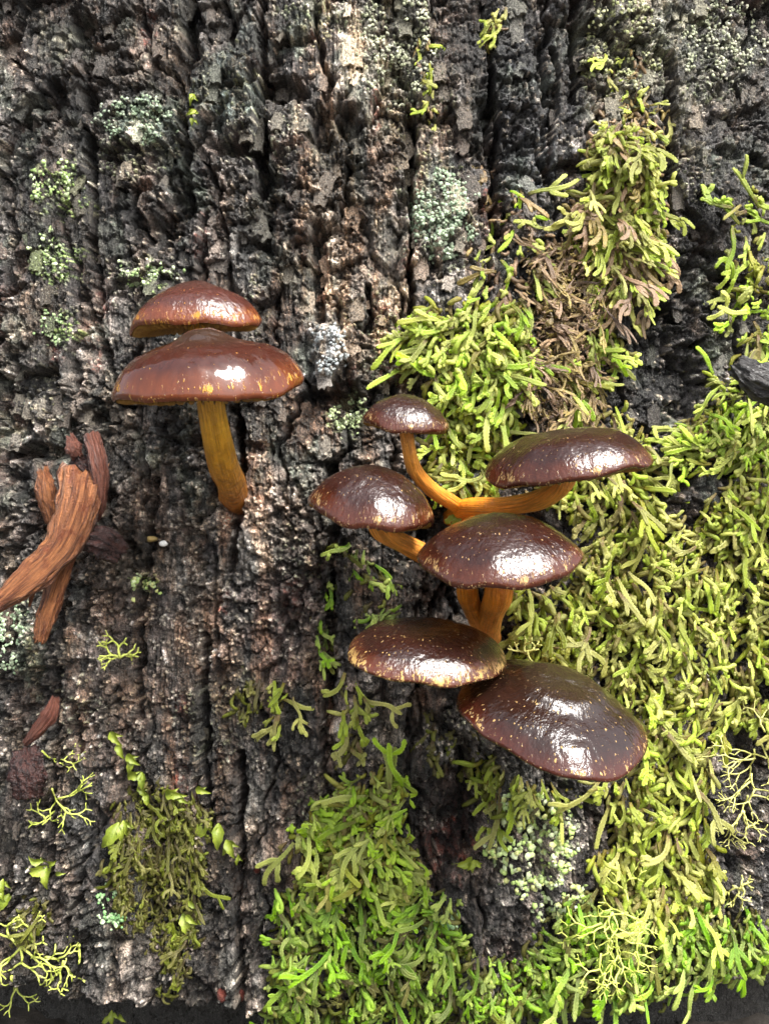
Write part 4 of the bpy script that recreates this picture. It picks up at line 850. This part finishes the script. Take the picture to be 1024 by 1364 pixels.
grains('grey lichen grains on the grey lichen lump', 440, 465, 20, 36, 110, [(0.28, .31, .31), (.36, .38, .37)], (1.6, 3.0), 16)
grains('light lichen grains at the left edge below the wood splinters', 12, 850, 20, 50, 110, [(0.34, .46, .28), (.48, .56, .38)], (1.8, 3.4), 17)

# ------------------------------------------------------------------ loose wood and husks
def mat_wood(name, c0, c1, c2, rough=.42, k=(26, 3)):
    t = NT(name); uvn = t.n('VectorMath', operation='MULTIPLY'); t.l(t.n('UVMap').outputs[0], uvn.inputs[0]); uvn.inputs[1].default_value = (*k, 1)
    g = t.noise(uvn.outputs[0], 1.0, 5, .7); n = t.noise(t.pos(), .06, 3); f = t.noise(t.pos(), .4, 3)
    c_ = t.mix(t.ramp(g, .35, .65), c0, c1); c_ = t.mix(t.ramp(n, .5, .75), c_, c2); c_ = t.mix(1.0, c_, t.mix(f, (.6, .6, .6), (1.4, 1.4, 1.4)), 'MULTIPLY')
    return t.done(t.principled(c_, rough, t.bump(t.math('ADD', t.math('MULTIPLY', g, 1.4), t.math('MULTIPLY', f, .4)), 6.0, 1.0), .5))
wood_o = mat_wood('orange_rotten_wood', (0.08, 0.020, 0.008), (0.40, 0.155, 0.055), (0.16, 0.042, 0.014))
wood_p = mat_wood('pinkish_wood', (0.09, 0.026, 0.016), (0.26, 0.10, 0.065), (0.12, 0.035, 0.022), .36)
wood_d = mat_wood('dark_wet_wood', (0.014, 0.007, 0.006), (0.065, 0.025, 0.020), (0.03, 0.012, 0.01), .26, (9, 5))
wood_b = mat_wood('black_twig', (0.008, 0.007, 0.007), (0.05, 0.046, 0.044), (0.02, 0.018, 0.017), .28, (12, 2))
def splinter(pts, wd, thk, seed, rag=8, ns=44, n=40, ridge=.14):
    cv = catmull([P(*q) for q in pts], n); tq = np.linspace(0, 1, n); ws = np.interp(tq, np.linspace(0, 1, len(wd)), wd)
    a = np.arange(ns) / ns * 6.2832; A1, T1 = np.meshgrid(a, tq)
    ridg = ridge * fbm(np.cos(A1) * 3.2 + seed, np.sin(A1) * 3.2 + 1.2 * T1, 3, seed) + .16 * (np.abs(fbm(np.cos(A1) * 8 + seed, np.sin(A1) * 8 + 1.6 * T1, 2, seed + 2)) - .3) + .10 * fbm(np.cos(A1) * 3 + 9 * T1, np.sin(A1) * 3 + seed, 3, seed + 4)
    V, F, tt, ee = sweep(cv, ws * .5, ws * .5 * thk, ns=ns, prof=1 + ridg * 1.7)
    V = V.copy(); t0 = cv[1] - cv[0]; t0 /= np.linalg.norm(t0); t1 = cv[-1] - cv[-2]; t1 /= np.linalg.norm(t1)
    g = gn(np.cos(a) * 3.1 + seed, np.sin(a) * 3.1, seed + 9) + 1.1 * np.abs(gn(np.cos(a) * 9 + seed, np.sin(a) * 9, seed + 11))
    for q in range(4):                       # frayed, splintered ends
        V[q * ns:(q + 1) * ns] -= t0 * (rag * g * (1 - q / 4))[:, None]
        i0 = (n - 1 - q) * ns; V[i0:i0 + ns] += t1 * (rag * g[::-1] * (1 - q / 4))[:, None]
    V[-2] += t0 * rag * .6; V[-1] -= t1 * rag * .6
    return V, F
_solo, _part = solo, part
def solo(*a, **k): return _solo(*a, uv=sweep_uv(40, 44), **k)
def part(*a, **k): return _part(*a, uv=sweep_uv(40, 44), **k)
wt = thing('wood_splinter', 'orange-brown fibrous wood splinter sticking out towards the left edge', 'wood splinter', surf(104, 650))
V, F = splinter([(112, 632, 34), (104, 672, 46), (84, 724, 58), (50, 762, 66), (14, 792, 74), (-14, 812, 78)], [60, 54, 42, 40, 28, 18], .34, 1, 16); part('main_strip', V, F, wood_o, wt)
V, F = splinter([(130, 634, 30), (122, 664, 38), (112, 700, 42)], [22, 20, 10], .6, 2); part('side_flake', V, F, wood_o, wt)
V, F = splinter([(48, 768, 62), (44, 786, 60), (40, 806, 54)], [16, 9, 3], .6, 6); part('frayed_tip', V, F, wood_o, wt)
V, F = splinter([(92, 728, 26), (76, 778, 36), (62, 824, 42), (54, 852, 44)], [26, 25, 23, 16], .6, 3)
solo('wood_splinter', 'thin brown wood splinter pointing down below the orange one', 'wood splinter', V, F, wood_o)
V, F = splinter([(58, 628, 22), (62, 655, 28), (70, 692, 22)], [14, 26, 18], .5, 4)
solo('wood_chip', 'small ragged orange wood chip left of the orange splinter', 'wood chip', V, F, wood_o)
V, F = splinter([(122, 580, 24), (130, 612, 40), (134, 645, 42), (128, 680, 34), (116, 704, 22)], [20, 22, 22, 20, 10], .6, 5, 3)
solo('bark_strip', 'curved dark pinkish bark strip right of the orange splinter', 'bark strip', V, F, wood_p)
V, F = splinter([(94, 582, 20), (98, 596, 26), (103, 606, 24)], [10, 22, 14], .5, 7, 6)
solo('wood_chip', 'tiny pink wood chip above the orange splinter', 'wood chip', V, F, wood_p)
V, F = splinter([(100, 612, 14), (118, 622, 20), (124, 632, 18)], [16, 26, 14], .6, 8, 6)
solo('wood_chip', 'dark red wood chip between the orange splinter and the curved strip', 'wood chip', V, F, wood_d)
V, F = splinter([(96, 704, 34), (118, 716, 38), (140, 722, 36), (160, 736, 28)], [26, 30, 38, 26], .7, 9, 9, ridge=.28)
solo('wet_lump', 'dark wet wrinkled lump of rotten wood under the orange splinter', 'rotten wood', V, F, wood_d)
V, F = splinter([(74, 930, 14), (66, 952, 22), (46, 978, 18), (34, 990, 10)], [10, 22, 14, 8], .6, 10, 4)
solo('bark_strip', 'thin dark red peeling bark strip at the lower left', 'bark strip', V, F, wood_p)
V, F = splinter([(34, 1000, 10), (36, 1030, 20), (38, 1060, 16)], [34, 46, 32], .45, 11, 6, ridge=.3)
solo('seed_husk', 'dark reddish brown husk left of the branching lichen', 'husk', V, F, wood_d)
V, F = splinter([(982, 486, 34), (1010, 505, 40), (1060, 524, 46), (1110, 540, 50)], [22, 42, 46, 46], .8, 12, 6, ridge=.2)
solo('twig', 'broken black wet twig stub jutting in from the right edge', 'twig', V, F, wood_b)
solo, part = _solo, _part
def pebble(name, label, cat, x, y, rx, ry, rz, mat, lift=3, seed=1):
    p = surf(x, y, lift); sp = Soup(); n, m = 9, 12; V = []; F = []
    for i in range(n):
        for j in range(m):
            a = math.pi * i / (n - 1); b = 6.2832 * j / m; q = 1 + .22 * float(gn(np.array(math.cos(b) * 1.7 + seed), np.array(math.sin(b) * 1.7 + i * .4)))
            V.append(p + np.array([rx * math.sin(a) * math.cos(b) * q, -rz * math.sin(a) * math.sin(b), ry * math.cos(a) * q]))
    for i in range(n - 1):
        for j in range(m): F.append((i * m + j, i * m + (j + 1) % m, (i + 1) * m + (j + 1) % m, (i + 1) * m + j))
    solo(name, label, cat, V, F, mat)
white_m = mat_simple('white_grain', (0.75, 0.75, 0.70), (0.85, 0.85, 0.8), .1, .4, .5)
tan_m = mat_simple('tan_scrap', (0.38, 0.26, 0.08), (0.5, 0.36, 0.14), .1, .5, 1)
redm = mat_simple('red_scrap', (0.12, 0.014, 0.010), (0.30, 0.10, 0.07), .25, .3, 3)
pebble('seed', 'tiny white oval seed stuck to dark bark right of the wood splinters', 'seed', 218, 724, 6, 4, 4, white_m, 4)
pebble('bark_scrap', 'tiny tan curled scrap beside the white seed', 'scrap', 200, 718, 12, 4, 5, tan_m, 4, 2)
pebble('bark_scrap', 'small red scrap near the bottom edge by the long furrow', 'scrap', 296, 1324, 7, 11, 4, redm, 1, 3)
pebble('bark_scrap', 'smaller red scrap across the long furrow at the bottom', 'scrap', 322, 1326, 4, 8, 3, redm, 1, 4)
pebble('bark_scrap', 'tiny red fleck on dark bark left of the bottom moss', 'scrap', 342, 1158, 5, 5, 2, redm, 1, 5)
for o in list(bpy.data.objects):
    if '_b' in o: del o['_b']
